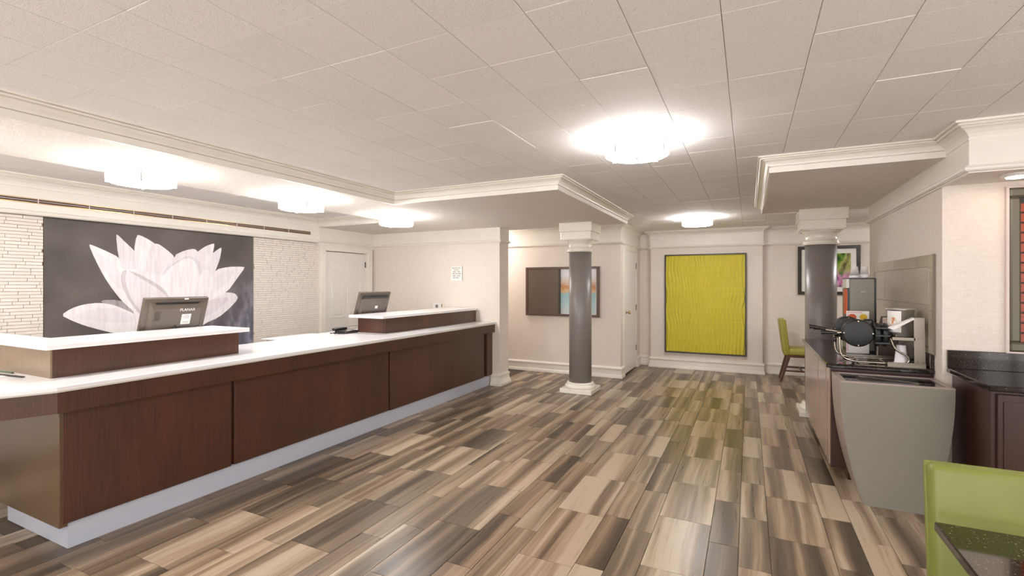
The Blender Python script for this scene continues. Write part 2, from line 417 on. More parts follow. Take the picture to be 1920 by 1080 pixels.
# ceiling
ce = MB().box(-5.9, 3.4, -2.8, 9.4, CZ+.012, CZ+.15).build('ceiling', 'mortar'); struct(ce)
it = []
def covered(x0, x1, y0, y1):     # tiles wholly hidden above the soffits are not built
    if x1 < -3.3 and y0 > -2.6: return not (x1 < -4.2 and y0 < 5.2)
    if x1 < -1.5 and x0 > -4.2 and y0 > 4.0 and y1 < 6.5: return True
    return False
TP = .303
for i in range(-19, 11):
    for j in range(-15, 24):
        x0 = -.085+TP*i; y0 = 1.81+TP*j; dz = random.uniform(-.0006, .0006)
        if random.random() < .03: dz = -.003
        if covered(x0, x0+TP, y0, y0+TP) or y0 > 8.95 or y0 < -2.6 or x0 > 3.2: continue
        it.append((x0+.0011, x0+TP-.0011, y0+.0005, y0+TP-.0005, CZ+dz, CZ+.02))
pieces('ceiling_tile', 'ceiling_tile', it, ce, b=.0015)
def soffit(name, boxes):
    mb = MB()
    for b in boxes: mb.box(*b, SZ, CZ+.01)
    o = mb.build(name, 'soffit_plaster'); struct(o); return o
Y1, Y2, XS, XB = 3.93, 6.55, -1.49, -3.27
soffit('ceiling', [(-4.22, XB, -2.6, Y1), (-4.22, XS, Y1, YP), (XP-.1, XS, YP-.0, Y2), (XL, -4.22, 5.02, YP)])
soffit('ceiling', [(.15, XR+.02, 4.03, 6.36)])
soffit('ceiling', [(XR, XE, YA-.46, YA+.1)]).location.z = 2.10
# fascia bands, crowns
tn = [0]
def trim(mat, path, prof, side=1):
    tn[0] += 1; o = molding('trim_%d' % tn[0], mat, path, prof, side); o['kind'] = 'structure'; return o
crown = [(0, SZ-.004), (.016, SZ-.004), (.018, SZ+.034), (.006, SZ+.035), (.006, SZ+.040), (.020, SZ+.041), (.024, SZ+.055), (.038, SZ+.071), (.056, SZ+.079), (.062, SZ+.080), (.052, SZ+.083), (.052, SZ+.086), (.072, SZ+.087), (.078, SZ+.094), (.066, SZ+.097), (.066, SZ+.100), (.086, SZ+.101), (.092, CZ+.004), (0, CZ+.004)]
trim('trim_paint', [(XB, -2.6), (XB, Y1), (XS, Y1), (XS, Y2), (XP+.02, Y2)], crown, 1)
trim('trim_paint', [(XR, 4.03), (.15, 4.03), (.15, 6.36), (XR-.02, 6.36)], crown, -1)
wc = [(0, CZ-.10), (.016, CZ-.10), (.017, CZ-.092), (.010, CZ-.090), (.012, CZ-.082), (.022, CZ-.064), (.042, CZ-.044), (.066, CZ-.034), (.060, CZ-.031), (.060, CZ-.028), (.078, CZ-.027), (.084, CZ-.020), (.074, CZ-.016), (.074, CZ-.013), (.094, CZ-.012), (.096, CZ+.004), (0, CZ+.004)]
def frieze(path, z0, z1, side=1, t=.012): return trim('trim_paint', path, [(0, z0), (t, z0), (t, z1), (0, z1)], side)
def rail(path, z, side=1):
    return trim('trim_paint', path, [(0, z-.004), (.014, z-.004), (.016, z+.002), (.030, z+.004), (.038, z+.012), (.040, z+.022), (.034, z+.031), (.020, z+.034), (.018, z+.040), (0, z+.040)], side)
bbp = [(0, 0), (.034, 0), (.036, .012), (.030, .045), (.022, .055), (.020, .125), (.028, .135), (.032, .148), (.028, .160), (.014, .168), (0, .175)]
bn = [0]
def baseboard(path, side, name):
    o = molding('baseboard_'+name, 'trim_paint', path, bbp, side); o['kind'] = 'structure'; return o

# left wall with bulkhead, brick and mural recess
wlft = MB().box(-5.9, XL-.06, -2.8, 6.5, 0, CZ).build('wall_left', 'mortar'); struct(wlft)
struct(MB().box(XL-.06, XL, -2.7, 5.02, 2.06, CZ).box(XL-.06, XL, 5.02, YP, 2.02, CZ).build('wall_left', 'trim_paint'))
trim('trim_paint', [(XL, 5.02), (XL, -2.6)], [(0, 2.045), (.018, 2.045), (.03, 2.052), (.034, 2.065), (.028, 2.078), (.01, 2.084), (0, 2.086)], -1)
trim('trim_paint', [(XL, -2.6), (XL, 5.02), (-4.22, 5.02)], wc, 1)
rail([(XL, 5.0), (XL, YP), (XP, YP), (XP, YP+.28)], 2.056)
frieze([(XL, 5.03), (XL, YP), (XP, YP), (XP, YP+.28)], 2.08, SZ)
# bricks
bh = .0285; it = []
for (ya, yb) in ((1.55, 2.02), (4.04, 5.06)):
    z = .62; row = 0
    while z < 2.045:
        y = ya+random.uniform(-.2, 0)
        while y < yb:
            ln = random.choice((.11, .15, .2, .24)); y0, y1 = max(y, ya), min(y+ln, yb)
            if y1-y0 > .012:
                pr_ = random.uniform(0, .0012)
                it.append((XL-.065, XL-.035-pr_, y0+.0015, y1-.0015, z+.0013, min(z+bh-.0013, 2.046)))
            y += ln
        z += bh
pieces('brick', 'brick_face', it, wlft, b=.0012)
mb = MB()
for k in range(21): mb.box(XL-.065, XL-.037, 1.0, 2.02, k*bh+.0013, (k+1)*bh-.0013); mb.box(XL-.065, XL-.037, 4.04, 5.06, k*bh+.0013, (k+1)*bh-.0013)
for k in range(71): mb.box(XL-.065, XL-.037, -2.5, 1.545, k*bh+.0013, (k+1)*bh-.0013)
o = mb.build('brick_course', 'brick_face', wlft); o['kind'] = 'stuff'

# mural: a flat print, each petal a thin layer of the print
MX = XL-.045
mu = thing('lotus_mural', 'large dark taupe wall mural of a pale open lotus flower between two brick panels', 'mural', (MX, 3.03, .3))
box('canvas', 'mural_ground', MX-.012, MX, 2.025, 4.035, .3, 2.05, mu)
def mpt(cx_, cy_):      # photo crop point -> (y, z) on the mural plane
    px_, py_ = cx_/3, 360+cy_/3
    u = (px_-960)/F_PX; v_ = (HOR-py_)/F_PX
    t = MX/(cy*u-sy); return ((sy*u+cy)*t, EYE+v_*t)
def smooth_poly(p, it_=2):
    for _ in range(it_):
        q = []
        n = len(p)
        for i in range(n):
            a, b = Vector(p[i]), Vector(p[(i+1) % n])
            q += [tuple(a*.78+b*.22), tuple(a*.22+b*.78)]
        p = q
    return p
lay = [0]
def petal(pts, mat, sm=1, label=None):
    lay[0] += 1
    P = [mpt(*p) for p in pts]
    P = smooth_poly(P, sm)
    x0 = MX; x1 = MX+.0006+.0005*lay[0]; n = len(P)
    vs = [(x1, y, z) for y, z in P]+[(x0, y, z) for y, z in P]
    fs = [list(range(n)), list(range(n, 2*n))[::-1]]+[(i, (i+1) % n, n+(i+1) % n, n+i) for i in range(n)]
    return MB().add(vs, fs).build('petal', mat, mu)
petal([(560, 608), (665, 606), (745, 640), (800, 700), (800, 760), (700, 690), (600, 640)], 'petal_grey')
petal([(343, 693), (400, 655), (470, 632), (560, 622), (640, 635), (720, 668), (780, 700), (800, 790), (760, 795), (700, 797), (640, 794), (560, 775), (470, 750), (400, 722)], 'petal_bright')
petal([(400, 700), (520, 655), (640, 650), (740, 690), (770, 730), (640, 735), (520, 725)], 'petal_mid')
petal([(1340, 600), (1325, 572), (1290, 564), (1220, 566), (1150, 600), (1090, 680), (1090, 790), (1150, 740), (1230, 705), (1290, 655)], 'petal_mid')
petal([(1190, 600), (1300, 590), (1230, 660), (1130, 720), (1110, 660)], 'petal_soft')
petal([(1378, 424), (1360, 420), (1290, 420), (1212, 436), (1150, 520), (1110, 640), (1200, 600), (1280, 560), (1330, 490)], 'petal_bright')
petal([(1330, 440), (1260, 445), (1200, 480), (1140, 600), (1200, 570), (1270, 520)], 'petal_mid')
petal([(1247, 312), (1232, 318), (1195, 345), (1120, 430), (1090, 560), (1160, 560), (1212, 440), (1235, 380)], 'petal_mid')
petal([(1207, 290), (1190, 292), (1150, 308), (1100, 345), (1080, 420), (1140, 430), (1190, 370)], 'petal_bright')
petal([(975, 358), (1040, 328), (1092, 318), (1112, 335), (1140, 420), (1120, 520), (960, 520)], 'petal_mid')
petal([(497, 293), (520, 300), (580, 325), (670, 368), (720, 440), (790, 560), (800, 700), (770, 690), (700, 630), (640, 560), (580, 470), (530, 370)], 'petal_bright')
petal([(510, 320), (560, 345), (640, 400), (690, 480), (720, 560), (660, 540), (590, 450)], 'petal_mid')
petal([(651, 238), (665, 245), (700, 280), (752, 328), (800, 400), (830, 520), (740, 520), (690, 440), (662, 350)], 'petal_mid')
petal([(768, 241), (790, 245), (830, 265), (872, 292), (930, 380), (900, 520), (800, 520), (765, 420), (752, 330)], 'petal_bright')
petal([(870, 289), (895, 295), (940, 328), (978, 362), (1010, 440), (980, 600), (850, 600), (800, 500), (830, 350), (850, 300)], 'petal_mid')
petal([(690, 440), (760, 430), (900, 470), (1100, 430), (1180, 440), (1200, 520), (1160, 640), (1130, 790), (780, 800), (740, 640)], 'petal_bright')
petal([(1055, 356), (1110, 378), (1135, 420), (1130, 480), (1090, 420), (1050, 375), (960, 420), (905, 480), (930, 425), (1000, 385)], 'petal_soft')
petal([(1052, 364), (1095, 390), (1120, 450), (1130, 600), (1060, 720), (960, 660), (905, 560), (912, 480), (950, 425)], 'petal_bright')
petal([(712, 436), (685, 448), (678, 480), (690, 545), (725, 610), (780, 690), (820, 700), (760, 620), (715, 540), (700, 470)], 'petal_line')
petal([(712, 440), (780, 468), (860, 510), (920, 555), (950, 600), (930, 660), (800, 680), (745, 620), (712, 545), (700, 480)], 'petal_mid')
petal([(712, 438), (780, 462), (860, 504), (925, 550), (952, 600), (936, 592), (900, 556), (840, 515), (760, 470)], 'petal_line')

# supply-air slot above the mural
vt = thing('linear_vent', 'long narrow brass-coloured air slot running along the bulkhead above the mural', 'vent', (XL, 1.2, 2.150))
box('slot_back', 'dark_gap', XL-.001, XL+.001, -2.4, 4.88, 2.158, 2.186, vt)
for z0, z1 in ((2.150, 2.157), (2.170, 2.174), (2.187, 2.193)): box('rail', 'brass' if z0 < 2.16 or z0 > 2.18 else 'pale_frame', XL, XL+.006, -2.4, 4.88, z0, z1, vt)
y = -2.4
while y < 4.9: box('divider', 'pale_frame', XL, XL+.007, y, y+.006, 2.150, 2.193, vt); y += .2427*1.5

# door in the left wall
d1 = sthing('door_1', (XL, 5.56, 0))
box('casing', 'trim_paint', XL-.06, XL+.018, 5.06, 5.15, 0, 2.02, d1, .004)
box('casing', 'trim_paint', XL-.06, XL+.018, 6.02, 6.12, 0, 2.02, d1, .004)
box('casing', 'trim_paint', XL-.06, XL+.018, 5.15, 6.02, 1.945, 2.02, d1, .004)
def panel_door(parent, x, s, ya, yb, z1, mat):
    mb = MB(); t = .04*s
    mb.box(x-t, x, ya, yb, .008, z1)
    wd = yb-ya; k = z1/2.0
    for ys in ((ya+.12*wd, ya+.45*wd), (ya+.55*wd, ya+.88*wd)):
        for zs in ((.22*k, .85*k), (.98*k, 1.58*k), (1.68*k, 1.88*k)):
            a, b = ys; c_, d_ = zs; e = .012*s
            for q in ((a, b, c_, c_+.018), (a, b, d_-.018, d_), (a, a+.018, c_+.018, d_-.018), (b-.018, b, c_+.018, d_-.018)):
                mb.box(x, x+e*.6, q[0], q[1], q[2], q[3])
            mb.cbox(x-.01*s, x+e*.5, a+.04, b-.04, c_+.04, d_-.04, .004)
    return mb.build('door_leaf', mat, parent)
panel_door(d1, XL-.025, 1, 5.155, 5.985, 1.935, 'door_paint')
box('jamb', 'trim_paint', XL-.055, XL, 5.99, 6.02, 0, 1.945, d1)
for z in (.3, 1.72): box('hinge', 'dark_frame', XL-.024, XL-.006, 5.984, 5.993, z, z+.09, d1)

# pink wall, cream wall, closet wall, chimney breast, recess
struct(MB().box(-5.9, XP, YP, YP+.28, 0, CZ).build('wall_back', 'wallpaper'))
struct(MB().box(-5.0, XC, YC, YC+.1, 0, CZ).box(XC-.1, XC, YC+.1, 7.72, 0, CZ).box(XC-.1, XC, 7.72, 8.56, 2.04, CZ).box(XC-.1, XC, 8.56, 9.1, 0, CZ).box(-5.1, -5.0, 6.3, YC+.1, 0, CZ).build('wall_back', 'wallpaper'))
struct(MB().box(XC-.9, XC-.1, 7.5, 9.0, 0, CZ).build('wall_back', 'door_paint'))
struct(MB().box(-1.56, .2, 8.78, 9.2, 0, CZ).build('wall_back', 'wallpaper'))
struct(MB().box(-2.0, -1.56, 8.93, 9.2, 0, CZ).box(.2, XE, 8.93, 9.2, 0, CZ).build('wall_back', 'wallpaper'))
struct(MB().box(XR, XR+.12, YA, 6.27, 0, CZ).box(XR+.12, XE, YA, YA+.12, 0, CZ).build('wall_right', 'wallpaper'))
struct(MB().box(XE, XE+.2, -2.8, 9.2, 0, CZ).build('wall_right', 'wallpaper'))
struct(MB().box(-5.9, XE+.2, YB-.2, YB, 0, CZ).build('wall_front', 'wallpaper'))
wn = sthing('added_window_1', (-.6, YB, .1))  # invented window frame, out of view, around the rear fill light
for k in range(6): box('added_mullion', 'bronze_frame', -3.93+k*1.332-.03, -3.93+k*1.332+.03, YB, YB+.06, .06, 2.24, wn)
for z in (.06, 2.2): box('added_window_rail', 'bronze_frame', -3.96, 2.76, YB, YB+.055, z, z+.05, wn)
wn = sthing('added_window_2', (XE, .6, .1))  # second invented frame, around the fill light on the far right wall
for k in range(5): box('added_mullion', 'bronze_frame', XE-.06, XE, -1.6+k*1.1-.03, -1.6+k*1.1+.03, .06, 2.24, wn)
for z in (.06, 2.2): box('added_window_rail', 'bronze_frame', XE-.055, XE, -1.63, 2.83, z, z+.05, wn)
# friezes / rails / crowns
pth = [(-4.9, YC), (XC, YC), (XC, 8.93), (-1.56, 8.93), (-1.56, 8.78), (.2, 8.78), (.2, 8.93), (XE, 8.93)]
frieze(pth, 2.11, CZ-.02); rail(pth, 2.082); trim('trim_paint', pth, wc, 1)
rp = [(XR, 6.27), (XR, YA-.43)]
frieze([(XR, 6.27), (XR, YA-.46), (XE, YA-.46)], 2.12, CZ-.02)
struct(MB().box(XR, XR+.12, YA-.455, YA+.01, 2.112, CZ).build('wall_right', 'trim_paint'))
rail([(XR, 6.27), (XR, YA-.46), (XE, YA-.46)], 2.095)
trim('trim_paint', [(XR, 4.03), (XR, YA-.46), (XE, YA-.46)], [(o_*1., z) for o_, z in wc], 1)
baseboard([(-4.9, YC), (XC, YC), (XC, 7.64)], 1, 'back')
baseboard([(XC, 8.64), (XC, 8.93), (-1.56, 8.93), (-1.56, 8.78), (.2, 8.78), (.2, 8.93), (XE, 8.93)], 1, 'back')
baseboard([(XR, 6.27), (XR, 6.12)], 1, 'right')
# flared base block at the end of the pink wall
struct(molding('baseboard_left', 'capital_paint', [(-3.34, YP), (XP, YP), (XP, YP+.28)], [(0, 0), (.05, 0), (.052, .03), (.034, .05), (.018, .09), (.016, .125), (.026, .135), (.026, .16), (.0, .17)], 1))
# closet door
d2 = sthing('door_2', (XC, 8.14, 0))
box('casing', 'trim_paint', XC-.1, XC+.016, 7.64, 7.72, 0, 2.045, d2, .004)
box('casing', 'trim_paint', XC-.1, XC+.016, 8.56, 8.64, 0, 2.045, d2, .004)
box('casing', 'trim_paint', XC-.1, XC+.016, 7.72, 8.56, 2.0, 2.08, d2, .004)
lf = box('door_leaf', 'white_paint', XC-.03, XC+.008, 7.725, 8.555, .02, 1.998, d2, .002)
for z in (.3, 1.0, 1.72): box('hinge', 'dark_frame', XC+.004, XC+.018, 8.545, 8.563, z, z+.1, d2)
MB().lathe([(.026, XC+.006), (.026, XC+.012), (.010, XC+.016), (.010, XC+.04), (.024, XC+.048), (.028, XC+.062), (.018, XC+.074), (.002, XC+.076)], (7.80, 1.0), 16, axis='X').build('door_knob', 'brass', lf)

# ---------------------------------------------------------------- columns
def column(cx_, cy_, label):
    t = thing('column', label, 'column', (cx_, cy_, 0), 'ribbed grey columns')
    h = .22
    mb = MB().cbox(cx_-h, cx_+h, cy_-h, cy_+h, 0, .062, .006)
    mb.lathe([(.205, .062), (.212, .075), (.208, .092), (.192, .102), (.182, .108), (.186, .118), (.180, .130), (.166, .136)], (cx_, cy_), 40)
    mb.build('base', 'capital_paint', t)
    MB().lathe([(.152, .13), (.152, 1.90)], (cx_, cy_), 64).build('shaft', 'column_wrap', t)
    mb = MB().lathe([(.158, 1.885), (.176, 1.888), (.182, 1.898), (.176, 1.908), (.168, 1.914), (.174, 1.920), (.168, 1.928), (.156, 1.932), (.156, 2.015), (.174, 2.02), (.178, 2.03), (.190, 2.045), (.204, 2.052)], (cx_, cy_), 40)
    mb.build('neck', 'capital_paint', t)
    mb = MB().cbox(cx_-.208, cx_+.208, cy_-.208, cy_+.208, 2.05, 2.15, .004)
    mb.cbox(cx_-.195, cx_+.195, cy_-.195, cy_+.195, 2.04, 2.06, .006)
    mb.cbox(cx_-.226, cx_+.226, cy_-.226, cy_+.226, 2.15, SZ, .004)
    mb.build('capital', 'capital_paint', t)
column(-2.06, 6.33, 'ribbed grey round column on a white square base beside the reception desk end')
column(.72, 6.36, 'ribbed grey round column standing behind the granite breakfast counter')

# ---------------------------------------------------------------- ceiling drum lights
def drum(x, y, z, label, first=[None]):
    if first[0] is None:
        t = thing('drum_light', label, 'ceiling light', (0, 0, 0))
        MB().lathe([(.08, -.0), (.19, -.001), (.19, -.012), (.08, -.013)], (0, 0), 40).build('canopy', 'bracket', t)
        MB().lathe([(.186, -.018), (.197, -.020), (.197, -.108), (.186, -.114), (.05, -.118), (.004, -.119)], (0, 0), 48).build('diffuser', 'lamp_glow', t)
        for k in range(4):
            a = PI/4+k*PI/2+.3
            mb = MB().cbox(-.006, .006, .197, .203, -.118, -.004, .001).box(-.006, .006, .178, .203, -.122, -.117).box(-.006, .006, .18, .203, -.006, -.001)
            mb.xf(Matrix.Rotation(a, 4, 'Z')).build('bracket', 'bracket', t)
        MB().lathe([(.004, -.132), (.010, -.130), (.012, -.124), (.018, -.118)], (0, 0), 16).build('finial', 'bracket', t)
        first[0] = t; r = t
    else: r = copy_tree(first[0])
    r.location = (x, y, z); r['label'] = label; r['group'] = 'ceiling drum lights'; return r
drum(-.64, 3.12, CZ, 'largest round frosted drum light on the tiled main ceiling')
drum(-.64, 7.15, CZ, 'far round drum light on the tiled ceiling before the yellow panel')
drum(-3.84, 1.92, SZ, 'nearest frosted drum light under the soffit above the lotus mural')
drum(-3.80, 3.24, SZ, 'middle frosted drum light in the row above the reception desk')
drum(-3.79, 4.60, SZ, 'farthest of the three drum lights in the soffit row, near the white door')
for x, y, z, lb in ((-.64, -.9, CZ, 'added unseen drum light on the main ceiling behind the viewer'), (-3.84, .6, SZ, 'added unseen drum light under the desk soffit, just outside the left edge'),  # unseen drums added for room brightness; last one inferred from bright cream wall
                    (-3.84, -.75, SZ, 'added unseen drum light at the rear end of the desk soffit'), (1.9, 1.1, CZ, 'added unseen drum light on the main ceiling beyond the right edge'),
                    (2.0, 7.3, CZ, 'added drum light hidden behind the right wall and column'), (-4.1, 7.0, CZ, 'drum light hidden behind the wall at the desk end')):
    drum(x, y, z, lb)
pl = thing('puck_light', 'small white puck light under the alcove ceiling at the right edge', 'ceiling light', (1.42, 3.86, 2.1))
MB().lathe([(.055, 2.082), (.075, 2.086), (.08, 2.10)], (1.42, 3.86), 24).build('housing', 'white_paint', pl)
MB().lathe([(.004, 2.076), (.05, 2.078), (.054, 2.083)], (1.42, 3.86), 24).build('lens', 'warm_glow', pl)

# ---------------------------------------------------------------- reception desk
ZT = .912
dk = thing('reception_desk', 'long dark mahogany reception desk with a pale blue-grey kick plate', 'desk', (-3.7, 3.7, 0))
box('carcass', 'mahogany', -4.08, -3.365, 1.31, YP-.003, .15, .878, dk)
def dpanel(y0, y1, zb): box('front_panel', 'mahogany', -3.366, -3.335, y0, y1, zb, .80, dk, .0015)
dpanel(1.285, 2.238, .148); dpanel(2.262, 3.925, .150); dpanel(3.949, 5.93, .146)
box('groove_strip', 'dark_gap', -3.366, -3.356, 1.3, 6.1, .15, .80, dk)
box('end_stile', 'mahogany', -3.366, -3.325, 6.0, YP-.004, .15, .80, dk, .002)
box('end_panel', 'end_veneer', -4.14, -3.340, 1.272, 1.31, .13, .80, dk, .0015)
MB().box(-4.10, -3.355, 1.315, YP-.03, .001, .148).build('kick_plate', 'kick', dk)
# fascia under the countertop: mitred band that turns along the angled near end
fp = [(-3.285, YP-.003), (-3.285, 1.245), (-3.42, .93), (-3.60, .50)]
mb = MB()
def band(path, t, z0, z1):
    P = [Vector(p) for p in path]; vs = []; n = len(P)
    for i in range(n):
        d0 = (P[i]-P[i-1]).normalized() if i else (P[1]-P[0]).normalized(); d1 = (P[i+1]-P[i]).normalized() if i < n-1 else d0
        mm = Vector((-(d0+d1).y, (d0+d1).x)); mm = -mm/mm.length_squared*2*1.0
        mm = -mm if (P[i]+mm).x > P[i].x else mm
        q = P[i]+mm*t
        vs += [(P[i].x, P[i].y, z0), (q.x, q.y, z0), (q.x, q.y, z1), (P[i].x, P[i].y, z1)]
    fs = [(i*4+j, i*4+(j+1) % 4, (i+1)*4+(j+1) % 4, (i+1)*4+j) for i in range(n-1) for j in range(4)]+[[0, 1, 2, 3], [4*n-4, 4*n-3, 4*n-2, 4*n-1]]
    return vs, fs
mb.add(*band(fp, .075, .765, .884)); mb.build('fascia', 'mahogany', dk)
ct = thing('countertop', 'white quartz countertop running the whole length of the reception desk', 'countertop', (-3.7, 3.7, .884))
poly = [(-3.262, YP-.004), (-3.262, 1.235), (-3.40, .92), (-3.57, .49), (-4.27, .49), (-4.27, 2.7), (-4.10, 2.72), (-4.10, 3.2), (-4.27, 3.22), (-4.27, YP-.004)]
MB().prism(poly, .8845, ZT).build('slab', 'quartz', ct, bevel=.006)
MB().add(*band([(-3.268, YP-.006), (-3.268, 1.240), (-3.404, .93), (-3.58, .5)], .02, .879, .8845)).build('edge_band', 'quartz_edge', ct)
# raised transaction shelves
r1 = thing('transaction_shelf', 'raised shelf box with white top on the near part of the desk, before the mural', 'shelf', (-3.8, 1.9, ZT))
box('front_panel', 'mahogany', -3.60, -3.58, 1.335, 2.46, ZT, 1.078, r1)
box('box_body', 'mahogany', -3.98, -3.60, 1.345, 2.46, ZT, 1.076, r1)
box('end_panel', 'shelf_veneer', -5.0, -3.582, 1.325, 1.345, ZT, 1.078, r1)
box('back_panel', 'mahogany', -5.0, -3.98, 1.345, 1.46, ZT, 1.076, r1)
MB().prism([(-3.545, 2.53), (-3.545, 1.29), (-5.05, 1.29), (-5.05, 1.49), (-4.02, 1.49), (-4.02, 2.53)], 1.078, 1.108).build('shelf_top', ['quartz'], r1, bevel=.005)
r2 = thing('transaction_shelf', 'raised shelf box with white top on the far part of the desk, against the wall', 'shelf', (-3.8, 5.1, ZT))
box('front_panel', 'mahogany', -3.60, -3.58, 4.16, YP-.06, ZT, 1.078, r2)
box('end_panel', 'mahogany', -3.97, -3.60, 4.155, 4.18, ZT, 1.078, r2)
box('box_body', 'mahogany', -3.97, -3.60, 4.18, YP-.006, ZT, 1.076, r2)
MB().prism([(-3.545, YP-.07), (-3.545, 4.08), (-4.04, 4.08), (-4.04, YP-.006), (-3.60, YP-.006)], 1.078, 1.108).build('shelf_top', 'quartz', r2, bevel=.005)
bl = thing('access_leaf', 'white leaf of the rear worktop edge lying on the desk countertop', 'worktop', (-4.2, 3.4, ZT))
MB().prism([(-4.265, 3.16), (-4.13, 3.16), (-4.16, 3.75), (-4.265, 3.75)], ZT, ZT+.012).build('slab', 'quartz', bl, bevel=.003)

# monitors (built in local space: back faces +X, width along Y)
def monitor(label, wd, ht, loc, tilt, logo, zt):
    t = thing('monitor', label, 'monitor', (0, 0, 0), 'monitors on the reception desk')
    T = Matrix.Rotation(tilt, 4, 'Y')       # lean the top towards +X
    mb = MB().rbox(-.02, .012, -wd/2, wd/2, 0, ht, .006, 2)
    mb.xf(T).build('bezel_case', 'monitor_plastic', t)
    MB().box(-.0215, -.0195, -wd/2+.02, wd/2-.02, .02, ht-.02).xf(T).build('screen', 'screen', t)
    # domed back cover with a recessed grip along its top
    mb = MB(); a, b = wd/2-.035, wd/2-.06
    z0, z1 = .03, ht-.03
    vs = [(.012, -a, z0), (.012, a, z0), (.012, a, z1), (.012, -a, z1), (.034, -b, z0+.02), (.034, b, z0+.02), (.034, b, z1-.05), (.034, -b, z1-.05)]
    mb.add(vs, [(0, 1, 5, 4), (1, 2, 6, 5), (2, 3, 7, 6), (3, 0, 4, 7), (4, 5, 6, 7), (3, 2, 1, 0)])
    bc_ = mb.xf(T).build('back_cover', 'monitor_plastic', t, bevel=.004)
    if logo:
        MB().add([(.012, -wd/2+.07, ht-.034), (.012, wd/2-.07, ht-.034), (.0155, -wd/2+.085, ht-.046), (.0155, wd/2-.085, ht-.046), (.022, -wd/2+.085, ht-.046), (.022, wd/2-.085, ht-.046), (.018, -wd/2+.07, ht-.034), (.018, wd/2-.07, ht-.034)], [(0, 1, 7, 6), (6, 7, 5, 4), (4, 5, 3, 2), (2, 3, 1, 0), (0, 6, 4, 2), (1, 3, 5, 7)]).xf(T).build('grip_slot', 'monitor_dark', bc_)
        vb = MB()
        for i in range(7):
            for j in range(10): vb.box(.034, .0348, -b+.015+i*.006, -b+.0185+i*.006, .13+j*.0075, .134+j*.0075)
        o = vb.xf(T).build('vent_slots', 'monitor_dark', bc_); o['kind'] = 'stuff'
        MB().box(.034, .0352, .035, .105, .088, .172).xf(T).build('rating_label', 'label_white', bc_)
        lb = MB()
        for k, (w_, zz) in enumerate(((.03, .163), (.05, .153), (.05, .145), (.044, .135), (.05, .109), (.046, .100))): lb.box(.0352, .0356, .07-w_/2, .07+w_/2, zz, zz+.003)
        o = lb.xf(T).build('label_print', 'ink', bc_); o['kind'] = 'stuff'
        MB().box(.012, .017, -.005+.05, .022+.05, ht-.012, ht-.004).xf(T).build('energy_sticker', 'label_white', t)
        M = T @ Matrix.Translation((.0342, .07, .208)) @ Matrix(((0, 0, 1, 0), (1, 0, 0, 0), (0, 1, 0, 0), (0, 0, 0, 1)))
        text_mesh('lettering', 'PLANAR', .031, 'label_white', bc_, M)
        for yy, zz in ((.03, .190), (.11, .190), (.03, .07), (.11, .07)): MB().lathe([(.0025, .034), (.0025, .036)], (yy, zz), 8, axis='X').xf(T).build('screw', 'monitor_dark', bc_)
        MB().rbox(.014, .05, .115, .145, .012, .035, .004, 1).xf(T).build('cable_plug', 'cable_blue', t)
    else:
        MB().rbox(.012, .030, -wd/2+.04, wd/2-.04, ht-.085, ht-.035, .012, 3).xf(T).build('top_ridge', 'monitor_dark', bc_)
        MB().box(.034, .0352, .01, .055, .115, .15).xf(T).build('rating_label', 'label_white', bc_)
        for k in range(5): MB().rbox(.02, .045, -.12+k*.06, -.09+k*.06, .02, .045, .004, 1).xf(T).build('cable_plug', 'black_plastic', t)
    MB().tube([(.02, .0, ht*.35), (.05, .0, .05), (.03, .0, -(zt)+.012)], .018, 10).build('stand_neck', 'monitor_dark', t)
    MB().lathe([(.11, -zt), (.11, -zt+.006), (.02, -zt+.014)], (.03, 0), 28).build('stand_base', 'monitor_dark', t)
    t.location = loc; return t
m1 = monitor('dark monitor seen from behind with white brand lettering and rating label, before the mural', .47, .30, (-4.08, 2.24, 1.065), .33, True, 1.065-ZT)
m2 = monitor('dark monitor seen from behind at the far shelf, near the white panelled door', .53, .315, (-4.13, 4.52, 1.06), .30, False, 1.06-ZT)
# phone / cable tray beside the far monitor
ph = thing('desk_phone', 'low black desk phone with tangled cord on the counter by the far shelf', 'phone', (-4.0, 4.02, ZT))
MB().cbox(-4.10, -3.93, 3.93, 4.13, ZT, ZT+.03, .008).build('phone_body', 'black_plastic', ph)
MB().rbox(-4.13, -4.09, 3.92, 4.12, ZT+.028, ZT+.055, .01, 2).build('handset', 'black_plastic', ph)
MB().box(-3.99, -3.95, 4.0, 4.04, ZT+.03, ZT+.0325).build('number_label', 'label_white', ph)
cord = [(-4.10+.02*math.cos(k*.9), 3.92-.0012*k+.006*math.sin(k*1.7), ZT+.012+.008*math.sin(k*1.7)) for k in range(60)]
MB().tube([(-4.12+.3*k/40*.6, 3.90-.02*math.sin(k*.5), ZT+.007+.002*math.sin(k)) for k in range(41)], .005, 6).build('cord', 'black_plastic', ph)
hs = thing('wall_plate', 'small white wall plate with round grey dial just above the far shelf', 'wall plate', (-4.29, YP, 1.1))
plt = box('plate', 'white_paint', -4.36, -4.21, YP-.014, YP-.001, 1.08, 1.165, hs, .003)
MB().lathe([(.026, YP-.018), (.026, YP-.012)], (-4.285, 1.118), 20, axis='Y').build('dial', 'dispenser_grey', plt)
box('side_lever', 'brass', -4.20, -4.193, YP-.012, YP-.001, 1.11, 1.15, hs)
